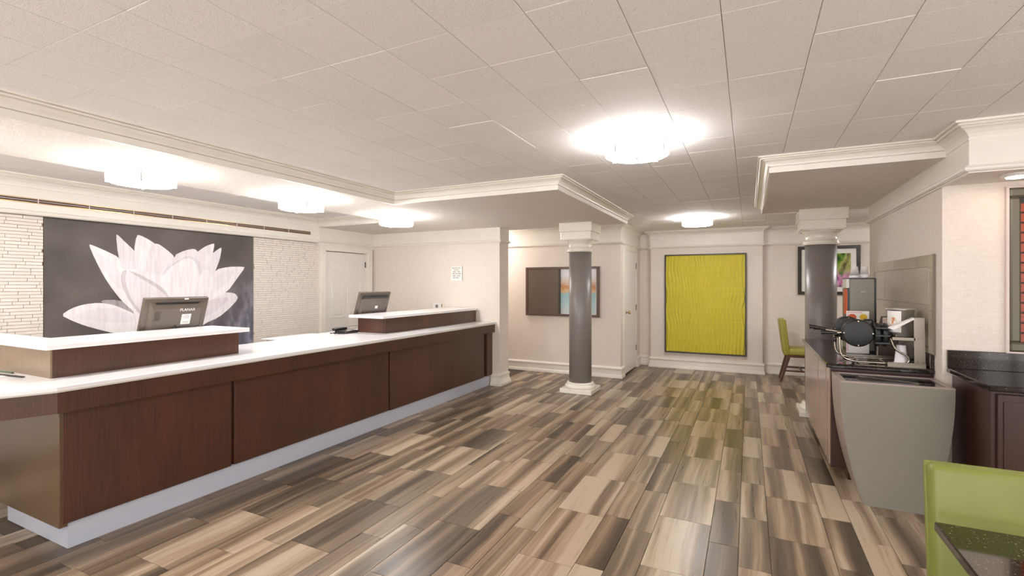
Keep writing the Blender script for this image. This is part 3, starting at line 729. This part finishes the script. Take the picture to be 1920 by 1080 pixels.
# papers, pen and clipboard at the near end
pp = thing('paper_sheet', 'white paper sheet lying on the near end of the counter', 'paper', (-3.98, 1.16, ZT))
MB().prism([(-4.2, 1.02), (-3.86, 1.10), (-3.92, 1.29), (-4.24, 1.25)], ZT, ZT+.0012).build('sheet', 'paper', pp)
cb = thing('clipboard', 'thin dark-edged clipboard on the near end of the counter', 'clipboard', (-3.9, 1.24, ZT+.0015))
MB().prism([(-4.05, 1.235), (-3.76, 1.262), (-3.763, 1.28), (-4.05, 1.252)], ZT+.0015, ZT+.0065).build('board', 'monitor_dark', cb)
pn = thing('pen', 'green pen lying by the paper on the near counter end', 'pen', (-4.0, 1.29, ZT+.002))
MB().tube([(-4.13, 1.285, ZT+.008), (-3.97, 1.295, ZT+.008)], .005, 8).build('barrel', 'pen_green', pn)
MB().tube([(-3.97, 1.295, ZT+.008), (-3.955, 1.296, ZT+.008)], .004, 8, r2=.001).build('tip', 'black_plastic', pn)

# notice on the pink wall
sg = thing('wall_notice', 'small pale notice sheet with faint print on the wall behind the desk', 'notice', (-3.934, YP, 1.51))
box('sheet', 'paper', -4.035, -3.835, YP-.004, YP-.001, 1.51, 1.72, sg)
box('edge_strip', 'bronze_frame', -3.836, -3.830, YP-.006, YP-.001, 1.505, 1.722, sg)
Mr = lambda x, z: Matrix.Translation((x, YP-.0046, z)) @ Matrix.Rotation(PI/2, 4, 'X')
text_mesh('lettering', 'BREAKFAST', .030, 'ink', sg, Mr(-3.937, 1.695), .0003)
text_mesh('lettering', 'HOURS', .028, 'ink', sg, Mr(-3.937, 1.665), .0003)
mb = MB()
for z, segs in ((1.634, ((-4.0, -3.96), (-3.955, -3.94), (-3.92, -3.87))), (1.606, ((-4.01, -3.97), (-3.96, -3.92), (-3.91, -3.86))), (1.574, ((-4.0, -3.95), (-3.93, -3.87))), (1.546, ((-4.0, -3.96), (-3.95, -3.9)))):
    for a, b in segs: mb.box(a, b, YP-.0046, YP-.004, z, z+.010)
o = mb.build('print_line', 'ink', sg); o['kind'] = 'stuff'

# framed board with sliding door on the cream wall
fb = thing('framed_board', 'wide brown-framed board with dark panel and lakeside photo on the cream wall', 'display board', (-2.74, YC, .93))
z0, z1, xa, xb = .935, 1.735, -3.365, -2.105; yf = YC-.05
for a, b, c_, d_ in ((xa, xb, z1-.035, z1), (xa, xb, z0, z0+.035), (xa, xa+.04, z0+.035, z1-.035), (xb-.04, xb, z0+.035, z1-.035)):
    box('frame_bar', 'brown_frame', a, b, yf, YC-.001, c_, d_, fb, .003)
box('backing', 'paper', xa+.04, xb-.04, YC-.02, YC-.001, z0+.035, z1-.035, fb)
box('dark_panel', 'board_brown', xa+.042, -2.775, yf+.008, yf+.018, z0+.035, z1-.035, fb)
box('panel_stile', 'dark_frame', -2.782, -2.752, yf+.004, YC-.012, z0+.035, z1-.035, fb)
box('photo_print', 'lake_print', -2.75, xb-.06, YC-.024, YC-.02, z0+.04, z1-.04, fb)
MB().lathe([(.008, yf+.004), (.008, yf+.009)], (-3.05, z0+.065), 10, axis='Y').build('lock', 'dark_frame', fb)

# yellow relief panel
yp = thing('relief_panel', 'tall yellow-green wavy relief panel in a thin dark frame on the far wall', 'wall panel', (-.68, 8.78, .26))
x0, x1, z0, z1, yb = -1.315, -.035, .275, 1.965, 8.78
for a, b, c_, d_ in ((x0, x1, z1-.02, z1), (x0, x1, z0, z0+.022), (x0, x0+.02, z0+.022, z1-.02), (x1-.02, x1, z0+.022, z1-.02)):
    box('frame_bar', 'dark_frame', a, b, yb-.05, yb-.001, c_, d_, yp, .002)
nx, nz = 190, 90
def relief(x, z):
    ph_ = x/.054+.30*math.sin(z*9.4+2.2*math.sin(x*7))+.12*math.sin(z*15.+x*11)+z*.35
    f = ph_-math.floor(ph_)
    s_ = (f/.78 if f < .78 else (1-f)/.22)
    return .026*s_
for k in range(3):
    za, zb = z0+.022+(z1-z0-.042)*k/3, z0+.022+(z1-z0-.042)*(k+1)/3
    nn = nz//3; vs = []
    for j in range(nn+1):
        for i in range(nx+1):
            X_ = x0+.02+(x1-x0-.04)*i/nx; Z_ = za+.0004+(zb-za-.0008)*j/nn
            vs.append((X_, yb-.012-relief(X_, Z_), Z_))
    fs = [(j*(nx+1)+i, j*(nx+1)+i+1, (j+1)*(nx+1)+i+1, (j+1)*(nx+1)+i) for j in range(nn) for i in range(nx)]
    MB().add(vs, fs, 0, True).box(x0+.02, x1-.02, yb-.014, yb-.001, za+.001, zb-.001).build('wave_panel', 'yellow_relief', yp)

# flower picture at the far right
fpic = thing('framed_picture', 'black-framed flower photograph with white mat behind the far column', 'picture', (1.1, 8.93, 1.29))
x0, x1, z0, z1 = .70, 1.52, 1.29, 2.05
for a, b, c_, d_ in ((x0, x1, z1-.05, z1), (x0, x1, z0, z0+.05), (x0, x0+.05, z0+.05, z1-.05), (x1-.05, x1, z0+.05, z1-.05)):
    box('frame_bar', 'dark_frame', a, b, 8.895, 8.929, c_, d_, fpic, .003)
mt_ = box('mat', 'paper', x0+.05, x1-.05, 8.912, 8.929, z0+.05, z1-.05, fpic)
box('print', 'flower_print', x0+.12, x1-.12, 8.909, 8.912, z0+.12, z1-.12, mt_)

# ---------------------------------------------------------------- chairs
def chair(label, mat, wd=.46, hb=.94):
    """local: sits facing -Y, backrest at +Y; base on z=0"""
    t = thing('dining_chair', label, 'chair', (0, 0, 0)); h = wd/2
    mb = MB().rbox(-h, h, -.24, .17, .40, .50, .03, 3); mb.build('seat', mat, t)
    # backrest: padded slab leaning back, built as a swept rounded profile
    mb = MB().rbox(-h, h, -.045, .045, 0, hb-.40, .022, 4)
    M = Matrix.Translation((0, .19, .40)) @ Matrix.Rotation(-.12, 4, 'X')
    for v in mb.v:      # belly of the padding
        f = max(0, 1-(v.x/h)**2)*max(0, math.sin(PI*min(1, max(0, v.z/(hb-.4)))))
        v.y += (-.012 if v.y < 0 else .012)*f
    mb.xf(M).build('backrest', mat, t)
    mb = MB().rbox(-h-.003, h+.003, -.004, .004, .004, hb-.40+.003, .003, 1).xf(M); mb.build('piping', mat, t)
    for sx in (-1, 1):
        MB().add(*quadleg((sx*(h-.03), -.20, .41), (sx*(h-.03), -.215, 0), .021, .014)).build('leg', 'chair_leg_wood', t)
        MB().add(*quadleg((sx*(h-.03), .16, .41), (sx*(h-.03), .27, 0), .023, .014)).build('leg', 'chair_leg_wood', t)
        MB().add(*quadleg((sx*(h-.03), -.205, .17), (sx*(h-.03), .22, .17), .011, .011)).build('stretcher', 'chair_leg_wood', t)
    MB().cbox(-h+.03, h-.03, -.01, .012, .16, .185, .003).build('stretcher', 'chair_leg_wood', t)
    MB().cbox(-h+.01, h-.01, -.22, .17, .372, .402, .004).build('seat_rail', 'chair_leg_wood', t)
    return t
def quadleg(a, b, ra, rb):
    a, b = Vector(a), Vector(b); d = (b-a).normalized()
    u = Vector((1, 0, 0)); v = d.cross(u).normalized()
    vs = [p+u*sx*r+v*s2*r for p, r in ((a, ra), (b, rb)) for sx, s2 in ((-1, -1), (1, -1), (1, 1), (-1, 1))]
    return vs, [(3, 2, 1, 0), (4, 5, 6, 7), (0, 1, 5, 4), (1, 2, 6, 5), (2, 3, 7, 6), (3, 0, 4, 7)]
c1 = chair('lime green leather chair at the black granite table in the right foreground', 'green_leather', .50, .88)
c1.location = (.765, 1.76, 0)
c2 = chair('olive green side chair with wooden legs against the far wall', 'olive_leather', .46, .93)
c2.rotation_euler = (0, 0, PI/2); c2.location = (.70, 8.45, 0)

# foreground table
tb = thing('granite_table', 'black speckled granite table corner in the right foreground', 'table', (1.1, 1.5, 0))
MB().cbox(.492, 1.75, .75, 1.835, .722, .75, .004).build('table_top', 'granite', tb)
MB().lathe([(.30, 0), (.30, .012), (.05, .04), (.04, .08), (.04, .68), (.16, .712), (.16, .7215)], (1.12, 1.29), 32).build('pedestal', 'black_plastic', tb)

# ---------------------------------------------------------------- breakfast counter on the right wall
ZC = .865
bc = thing('breakfast_cabinet', 'narrow breakfast cabinet with glossy pinkish side panels beside the waste bin', 'cabinet', (.85, 5.2, 0))
box('carcass', 'cabinet_wood', .565, XR-.004, 4.29, 6.05, .09, ZC-.032, bc)
box('toe_kick', 'cabinet_wood', .66, XR-.004, 4.33, 6.03, 0, .09, bc)
def cdoor(y0, y1):
    o = box('cabinet_door', 'laminate', .545, .565, y0, y1, .095, ZC-.036, bc, .002)
cdoor(5.02, 6.05); cdoor(4.53, 4.96); cdoor(4.34, 4.475)
box('corner_post', 'cabinet_wood', .55, .565, 4.29, 4.33, .09, ZC-.032, bc)
bt = thing('granite_counter', 'polished black granite top of the breakfast counter under the waffle maker', 'countertop', (.83, 5.15, ZC-.032))
MB().cbox(.517, XR-.003, 4.256, 6.09, ZC-.032, ZC, .006).build('slab', 'granite', bt)
box('upstand', 'granite', XR-.022, XR-.003, 4.27, 6.09, ZC, ZC+.10, bt, .002)
# tiled splash panel
ts = thing('tile_splashback', 'grey linear tile splashback on the wall behind the breakfast counter', 'splashback', (XR, 5.0, ZC+.1))
z0, z1 = ZC+.10, 1.66; ya, yb_ = 4.26, 6.0
xs0, xs1 = XR-.014, XR-.001
box('backing', 'bronze_frame', XR-.006, XR-.001, ya, yb_, z0, z1, ts)
g_ = .0008; bw = .085
def tile(y0, y1, c_, d_): MB().cbox(xs0, XR-.004, y0+g_, y1-g_, c_+g_, d_-g_, .002, col=rnd()).build('tile', 'tile_grey', ts)
y = ya+bw
while y < yb_-.02: tile(y, min(y+.3, yb_), z1-bw, z1); y += .3
z = z0
while z < z1-.02: tile(ya, ya+bw, z, min(z+.3, z1)); z += .3
zz = [z0, z0+.04, z0+.34, z1-bw]
for k in range(3):
    y = 4.96-.61-(.305 if k == 1 else 0.)
    while y < yb_-.02:
        a, b = max(y, ya+bw), min(y+.61, yb_)
        if b-a > .01: tile(a, b, zz[k], zz[k+1])
        y += .61
box('edge_strip', 'stainless', xs0-.002, XR-.001, ya-.008, ya, z0, z1, ts)

# waste bin cabinet with flared curved sides
wb = thing('waste_cabinet', 'grey waste bin cabinet with curved flared sides and dark top opening', 'waste bin', (.85, 4.05, 0))
ZB = .80
def ins(z): 
    t_ = 1-z/ZB; return .13*t_**2.1
nz_ = 14; yf, yk = 3.875, 4.25
def binbody(x0, x1, ya_, yb2, mat, name):
    vs = []; fs = []
    for k in range(nz_+1):
        z = (ZB-.002)*k/nz_; i_ = ins(z)
        vs += [(x0+i_, ya_, z), (x1-i_, ya_, z), (x1-i_, yb2, z), (x0+i_, yb2, z)]
    for k in range(nz_):
        for j in range(4): fs.append((k*4+j, k*4+(j+1) % 4, (k+1)*4+(j+1) % 4, (k+1)*4+j))
    fs += [[3, 2, 1, 0], [nz_*4+j for j in range(4)]]
    return MB().add(vs, fs).build(name, mat, wb)
binbody(.550, 1.144, yf+.004, yk, 'bin_edge', 'body')
binbody(.553, 1.141, yf, yf+.004, 'bin_grey', 'front_panel')
mb = MB()
for b in ((.55, 1.144, yf, yf+.018), (.55, 1.144, yk-.02, yk), (.55, .585, yf+.018, yk-.02), (1.109, 1.144, yf+.018, yk-.02)): mb.box(*b, ZB-.002, ZB+.008)
mb.build('rim', 'bin_edge', wb)
mb = MB()
for b in ((.585, 1.109, yf+.018, yf+.10), (.585, 1.109, yk-.10, yk-.02), (.585, .67, yf+.10, yk-.10), (1.01, 1.109, yf+.10, yk-.10)): mb.box(*b, ZB-.002, ZB+.003)
mb.build('granite_inset', 'granite', wb)
box('opening', 'monitor_dark', .67, 1.01, yf+.10, yk-.10, ZB-.002, ZB+.0005, wb)
MB().prism([(.69, yk-.12), (.74, yk-.105), (1.02, yf+.11), (.99, yf+.10), (.74, yk-.135)], ZB+.0031, ZB+.008).build('reflection_strip', 'stainless', wb)  # pale diagonal strip standing in for a reflection on the bin top

# alcove counter
ac = thing('alcove_cabinet', 'dark reddish wood cabinet under the alcove counter at right edge', 'cabinet', (2.1, 3.85, 0))
box('carcass', 'cabinet_wood', 1.20, 3.0, 3.56, YA-.003, .09, .868, ac)
box('toe_kick', 'dark_gap', 1.26, 3.0, 3.62, YA-.003, 0, .09, ac)
x = 1.215
for k in range(4):
    dx = .44
    cdr = box('cabinet_door', 'cabinet_wood', x+.006, x+dx-.006, 3.541, 3.56, .10, .85, ac, .002)
    mb = MB()
    for b in ((x+.03, x+dx-.03, .80, .812), (x+.03, x+dx-.03, .14, .152), (x+.03, x+.042, .152, .80), (x+dx-.042, x+dx-.03, .152, .80)): mb.box(b[0], b[1], 3.535, 3.541, b[2], b[3])
    mb.build('door_molding', 'cabinet_wood', cdr); x += dx
at_ = thing('granite_counter', 'black speckled granite counter with upstand along the alcove wall', 'countertop', (2.1, 3.8, .87))
MB().cbox(1.17, 3.0, 3.50, YA-.003, .870, .902, .006).build('slab', 'granite', at_)
box('upstand', 'granite', 1.172, 3.0, YA-.024, YA-.003, .902, 1.02, at_, .002)

# framed wooden slat panel in the alcove
sl = thing('slat_panel', 'framed panel of horizontal red-brown wooden slats at the right edge', 'wall panel', (2.0, YA, 1.03))
z0, z1, xa, xb = 1.028, 2.055, 1.47, 2.9
for a, b, c_, d_ in ((xa, xb, z1-.06, z1), (xa, xb, z0, z0+.06), (xa, xa+.055, z0+.06, z1-.06), (xb-.055, xb, z0+.06, z1-.06)):
    box('frame_bar', 'bronze_frame', a, b, YA-.035, YA-.001, c_, d_, sl, .012)
for a, b, c_, d_ in ((xa-.014, xa, z0-.01, z1+.01), (xb, xb+.014, z0-.01, z1+.01), (xa, xb, z1, z1+.01), (xa, xb, z0-.01, z0)):
    box('outer_edge', 'pale_frame', a, b, YA-.028, YA-.001, c_, d_, sl)
box('backing', 'monitor_dark', xa+.05, xb-.05, YA-.008, YA-.001, z0+.055, z1-.055, sl)
z = z0+.062
while z < z1-.10:
    mb = MB().cbox(xa+.052, xb-.052, -.005, .005, 0, .053, .0015)
    mb.xf(Matrix.Translation((0, YA-.018, z)) @ Matrix.Rotation(-.05, 4, 'X')); mb.build('slat', 'red_slat', sl); z += .0625

# ---------------------------------------------------------------- items on the breakfast counter
def smooth(pts, it_=2):
    for _ in range(it_):
        q = [pts[0]]
        for a, b in zip(pts, pts[1:]):
            a, b = Vector(a), Vector(b); q += [a*.75+b*.25, a*.25+b*.75]
        pts = q+[pts[-1]]
    return pts
wm = thing('waffle_maker', 'double rotating waffle maker of black discs on a chrome tube frame', 'waffle maker', (.8, 4.5, ZC))
for yy in (4.37, 4.62):
    pts = [(.615, yy, 1.055), (.615, yy, .985), (.625, yy, .905), (.70, yy, .876), (.80, yy, .876), (.96, yy, .876), (1.035, yy, .885), (1.03, yy, .935), (.95, yy, .975), (.925, yy, 1.06)]
    MB().tube(smooth(pts, 3), .0075, 10).build('frame_tube', 'chrome', wm)
for xx in (.74, .90): MB().tube([(xx, 4.37, .876), (xx, 4.62, .876)], .006, 8).build('cross_tube', 'chrome', wm)
for xx in (.70, .92):
    for yy in (4.37, 4.62): MB().lathe([(.010, ZC), (.010, .872)], (xx, yy), 10).build('foot', 'black_plastic', wm)
def baker(cx_, yy, cz, r):
    for k, (a, b) in enumerate(((yy-.045, yy-.006), (yy+.006, yy+.045))):
        s_ = -1 if k == 0 else 1
        o1, o2 = (a, b) if k == 0 else (b, a)
        mb = MB().lathe([(.02, o1), (r*.86, o1), (r*.95, o1-s_*.004), (r, o1-s_*.012), (r, o2), (.02, o2)], (cx_, cz), 40, axis='Y')
        dsc = mb.build('waffle_disc', 'black_cast', wm)
        if k == 0: front = dsc
    for k in range(4):
        an = k*PI/2
        MB().lathe([(.003, yy-.050), (.006, yy-.049), (.006, yy-.044)], (cx_+math.cos(an)*r*.88, cz+math.sin(an)*r*.88), 10, axis='Y').build('rivet', 'chrome', front)
baker(.735, 4.43, 1.085, .102); baker(.70, 4.60, 1.10, .098)
# second pair seen edge-on and its hubs
for xx, rr in ((.858, .088), (.905, .088)):
    MB().lathe([(.03, xx-.022), (rr*.9, xx-.020), (rr, xx-.012), (rr, xx+.008), (rr*.9, xx+.016), (.03, xx+.018)], (4.46, 1.075), 32, axis='X').build('waffle_disc', 'black_cast', wm)
for zc_ in (1.02, 1.075, 1.13): MB().cbox(.835, .925, 4.365, 4.385, zc_-.008, zc_+.008, .003).build('clamp_rib', 'black_plastic', wm)
MB().cbox(.79, .85, 4.50, 4.58, 1.13, 1.185, .012).build('latch_block', 'black_plastic', wm)
MB().lathe([(.016, .58), (.024, .60), (.024, .63), (.014, .65), (.014, .96), (.024, .965), (.026, .99), (.01, 1.0)], (4.45, 1.075), 16, axis='X').build('pivot_shaft', 'chrome', wm)
for (x_, y_, z_, dz) in ((.425, 4.44, 1.12, -.02), (.50, 4.42, 1.08, -.0), (.47, 4.60, 1.10, -.01)):
    MB().tube([(x_, y_, z_), (x_+.01, y_, z_+.001), (x_+.07, y_, z_+dz*.3), (x_+.11, y_+.005, z_+dz)], .019, 10, r2=.009).build('handle', 'black_plastic', wm)
    MB().tube([(x_+.11, y_+.005, z_+dz), (.64, y_, 1.085)], .010, 8).build('handle_rod', 'chrome', wm)
MB().lathe([(.010, .58), (.022, .585), (.022, .60), (.010, .605)], (4.43, 1.03), 14, axis='X').build('knob', 'black_plastic', wm)

cs = thing('batter_station', 'stainless counter stand with shelf and side plate beside the waffle maker', 'stand', (1.0, 4.5, ZC))
MB().prism([(.83, 4.60), (.90, 4.33), (1.118, 4.33), (1.118, 4.70), (.86, 4.70)], ZC, ZC+.012).build('drip_tray', 'stainless', cs)
for b in ((.90, 1.118, 4.33, 4.336), (.86, 1.118, 4.694, 4.70)): box('tray_lip', 'stainless', *b, ZC+.012, ZC+.026, cs)
mb = MB(); P = [(1.055, ZC+.026), (1.118, ZC+.026), (1.112, 1.214), (1.062, 1.214), (1.052, 1.20)]
n = len(P); vs = [(x_, 4.34, z_) for x_, z_ in P]+[(x_, 4.346, z_) for x_, z_ in P]
mb.add(vs, [list(range(n)), list(range(n, 2*n))[::-1]]+[(i, (i+1) % n, n+(i+1) % n, n+i) for i in range(n)]); mb.build('side_plate', 'stainless', cs)
vs = [(x_, 4.62, z_) for x_, z_ in P]+[(x_, 4.626, z_) for x_, z_ in P]
MB().add(vs, [list(range(n)), list(range(n, 2*n))[::-1]]+[(i, (i+1) % n, n+(i+1) % n, n+i) for i in range(n)]).build('side_plate', 'stainless', cs)
box('shelf_plate', 'stainless', .93, 1.112, 4.346, 4.62, 1.058, 1.066, cs, .001)
box('shelf_lip', 'stainless', .93, 1.06, 4.340, 4.346, 1.050, 1.070, cs)
box('back_post', 'stainless', 1.03, 1.052, 4.62, 4.63, ZC+.02, 1.06, cs)
for x_, z_ in ((1.075, 1.07), (1.10, 1.07), (1.07, .90), (1.105, .90)): MB().lathe([(.002, 4.336), (.004, 4.337), (.004, 4.341)], (x_, z_), 8, axis='Y').build('rivet', 'chrome', cs)
pot = thing('steel_pot', 'shiny steel batter container with printed food label on the stand', 'container', (1.01, 4.49, 1.066))
MB().lathe([(.070, 1.066), (.076, 1.07), (.080, 1.262), (.092, 1.266), (.092, 1.272), (.080, 1.273), (.074, 1.268), (.070, 1.09), (.004, 1.088)], (1.012, 4.49), 40).build('vessel', 'steel', pot)
mb = MB(); n = 10; vs = []
for k in range(n+1):
    a = PI*1.02+k*(PI*.42)/n
    for z_ in (1.10, 1.255): vs.append((1.012+.0815*math.cos(a), 4.49+.0815*math.sin(a), z_))
mb.add(vs, [(2*k, 2*k+2, 2*k+3, 2*k+1) for k in range(n)], 0, True).build('food_label', 'paper', pot)
mb = MB(); vs = [(1.012+.0822*math.cos(PI*1.23), 4.49+.0822*math.sin(PI*1.23), 1.17)]
for k in range(20):
    t_ = 2*PI*k/20; a = PI*1.23+.36*math.cos(t_); vs.append((1.012+.0824*math.cos(a), 4.49+.0824*math.sin(a), 1.175+.036*math.sin(t_)))
mb.add(vs, [(0, k+1, (k+1) % 20+1) for k in range(20)], 0, True).build('waffle_print', 'label_food', pot)
sc_ = thing('recipe_card', 'slanted instruction card leaning from the stand in front of the pot', 'card', (.98, 4.40, 1.13))
vs = [(.91, 4.348, 1.132), (.94, 4.346, 1.124), (1.062, 4.342, 1.205), (1.055, 4.342, 1.212), (.905, 4.385, 1.135), (.94, 4.385, 1.127), (1.062, 4.385, 1.208), (1.055, 4.385, 1.215)]
MB().add(vs, [(0, 1, 2, 3), (4, 5, 6, 7), (0, 1, 5, 4), (1, 2, 6, 5), (2, 3, 7, 6), (3, 0, 4, 7)]).build('card', 'paper', sc_)
def cup(x_, y_, z_, label, h=.105, n_=1, r=.038):
    t = thing('foam_cup', label, 'cup', (x_, y_, z_), 'white foam cups at the breakfast counter')
    prof = [(r+.003, z_), (r+.003, z_+.006), (r, z_+.007), (r*.70, z_+h), (r*.64, z_+h+.002), (.003, z_+h+.002)]
    for k in range(1, n_): prof = prof[:2]+[(r+.003, z_+.006+.010*k-.004), (r, z_+.007+.01*k-.004)]+prof[2:]
    MB().lathe(prof, (x_, y_), 24).build('cup_body', 'foam', t)
    MB().lathe([(r+.005, z_), (r+.005, z_+.005), (r+.001, z_+.007)], (x_, y_), 24).build('rim', 'foam', t); return t
cup(1.00, 4.43, ZC+.012, 'single upturned white foam cup under the steel stand shelf', .13, r=.040)
# dispenser
ds = thing('cereal_dispenser', 'tall grey metal beverage dispenser cabinet with black trim on the counter', 'dispenser', (.88, 5.3, ZC))
xa, xb, ya_, yk2, zt = .792, .972, 5.10, 5.46, 1.508
MB().cbox(xa, xb, ya_, yk2, ZC+.012, zt-.008, .004).build('housing', 'dispenser_grey', ds)
box('lid', 'black_plastic', xa-.006, xb+.008, ya_-.006, yk2+.006, zt-.008, zt, ds)
box('corner_trim', 'black_plastic', xb, xb+.010, ya_-.004, ya_+.02, ZC, zt-.008, ds)
box('foot_plate', 'black_plastic', xa, xb, ya_+.01, yk2-.01, ZC, ZC+.012, ds)
box('front_panel', 'orange_print', xa-.026, xa-.014, ya_+.02, ya_+.12, 1.19, 1.41, ds)
box('panel_gap', 'black_plastic', xa-.014, xa, ya_+.02, ya_+.13, 1.10, 1.42, ds)
box('head', 'label_white', xa-.022, xa, ya_+.015, ya_+.2, 1.42, zt-.010, ds)
mb = MB(); vs = [(xa-.02, y_, z_) for y_ in (ya_+.03, ya_+.12) for z_ in (1.19,)]
vs = [(xa-.012, ya_+.03, 1.19), (xa, ya_+.03, 1.19), (xa, ya_+.03, 1.08), (xa-.045, ya_+.03, 1.10), (xa-.012, ya_+.14, 1.19), (xa, ya_+.14, 1.19), (xa, ya_+.14, 1.08), (xa-.045, ya_+.14, 1.10)]
mb.add(vs, [(3, 2, 1, 0), (4, 5, 6, 7), (0, 1, 5, 4), (1, 2, 6, 5), (2, 3, 7, 6), (3, 0, 4, 7)]).build('spout', 'black_plastic', ds)
box('housing_scratch', 'label_white', .872, .905, ya_-.001, ya_, 1.386, 1.3885, ds)
cup(.842, 5.19, zt, 'short stack of upturned foam cups on the dispenser, nearer the column', .10, 3, .036)
cup(.918, 5.22, zt, 'upturned foam cups on the dispenser, nearer the tiled splashback', .10, 4, .036)
# placard
pc = thing('menu_placard', 'white pink-bordered food placard standing before the grey dispenser', 'sign', (.83, 4.98, ZC))
xa, xb, yy, za, zb = .748, .908, 4.97, ZC+.004, 1.225
cd_ = box('card', 'paper', xa, xb, yy, yy+.004, za, zb, pc)
mb = MB()
for b in ((xa+.008, xb-.05, zb-.014, zb-.010), (xa+.008, xa+.012, za+.01, zb-.014)): mb.box(b[0], b[1], yy-.0008, yy, b[2], b[3])
mb.build('border_line', 'pink_print', cd_)
MB().lathe([(.030, yy-.001), (.030, yy)], (.79, 1.17), 24, axis='Y').build('waffle_picture', 'orange_print', cd_)
MB().lathe([(.026, yy-.001), (.026, yy)], (.868, 1.175), 24, axis='Y').build('dish_picture', 'yellow_print', cd_)
box('base', 'screen', xa, xb, yy-.02, yy+.06, ZC, ZC+.004, pc)
nb = thing('condiment_caddy', 'small dark slanted condiment box behind the waffle maker', 'caddy', (1.02, 4.95, ZC))
mb = MB(); vs = [(.975, 4.9, ZC), (1.10, 4.9, ZC), (1.10, 4.9, 1.185), (.995, 4.9, 1.185), (.975, 4.9, 1.10), (.975, 5.0, ZC), (1.10, 5.0, ZC), (1.10, 5.0, 1.185), (.995, 5.0, 1.185), (.975, 5.0, 1.10)]
mb.add(vs, [(4, 3, 2, 1, 0), (5, 6, 7, 8, 9)]+[(i, (i+1) % 5, 5+(i+1) % 5, 5+i) for i in range(5)]).build('box', 'monitor_plastic', nb)
box('label', 'label_food', .985, 1.03, 4.898, 4.9, 1.11, 1.18, nb)
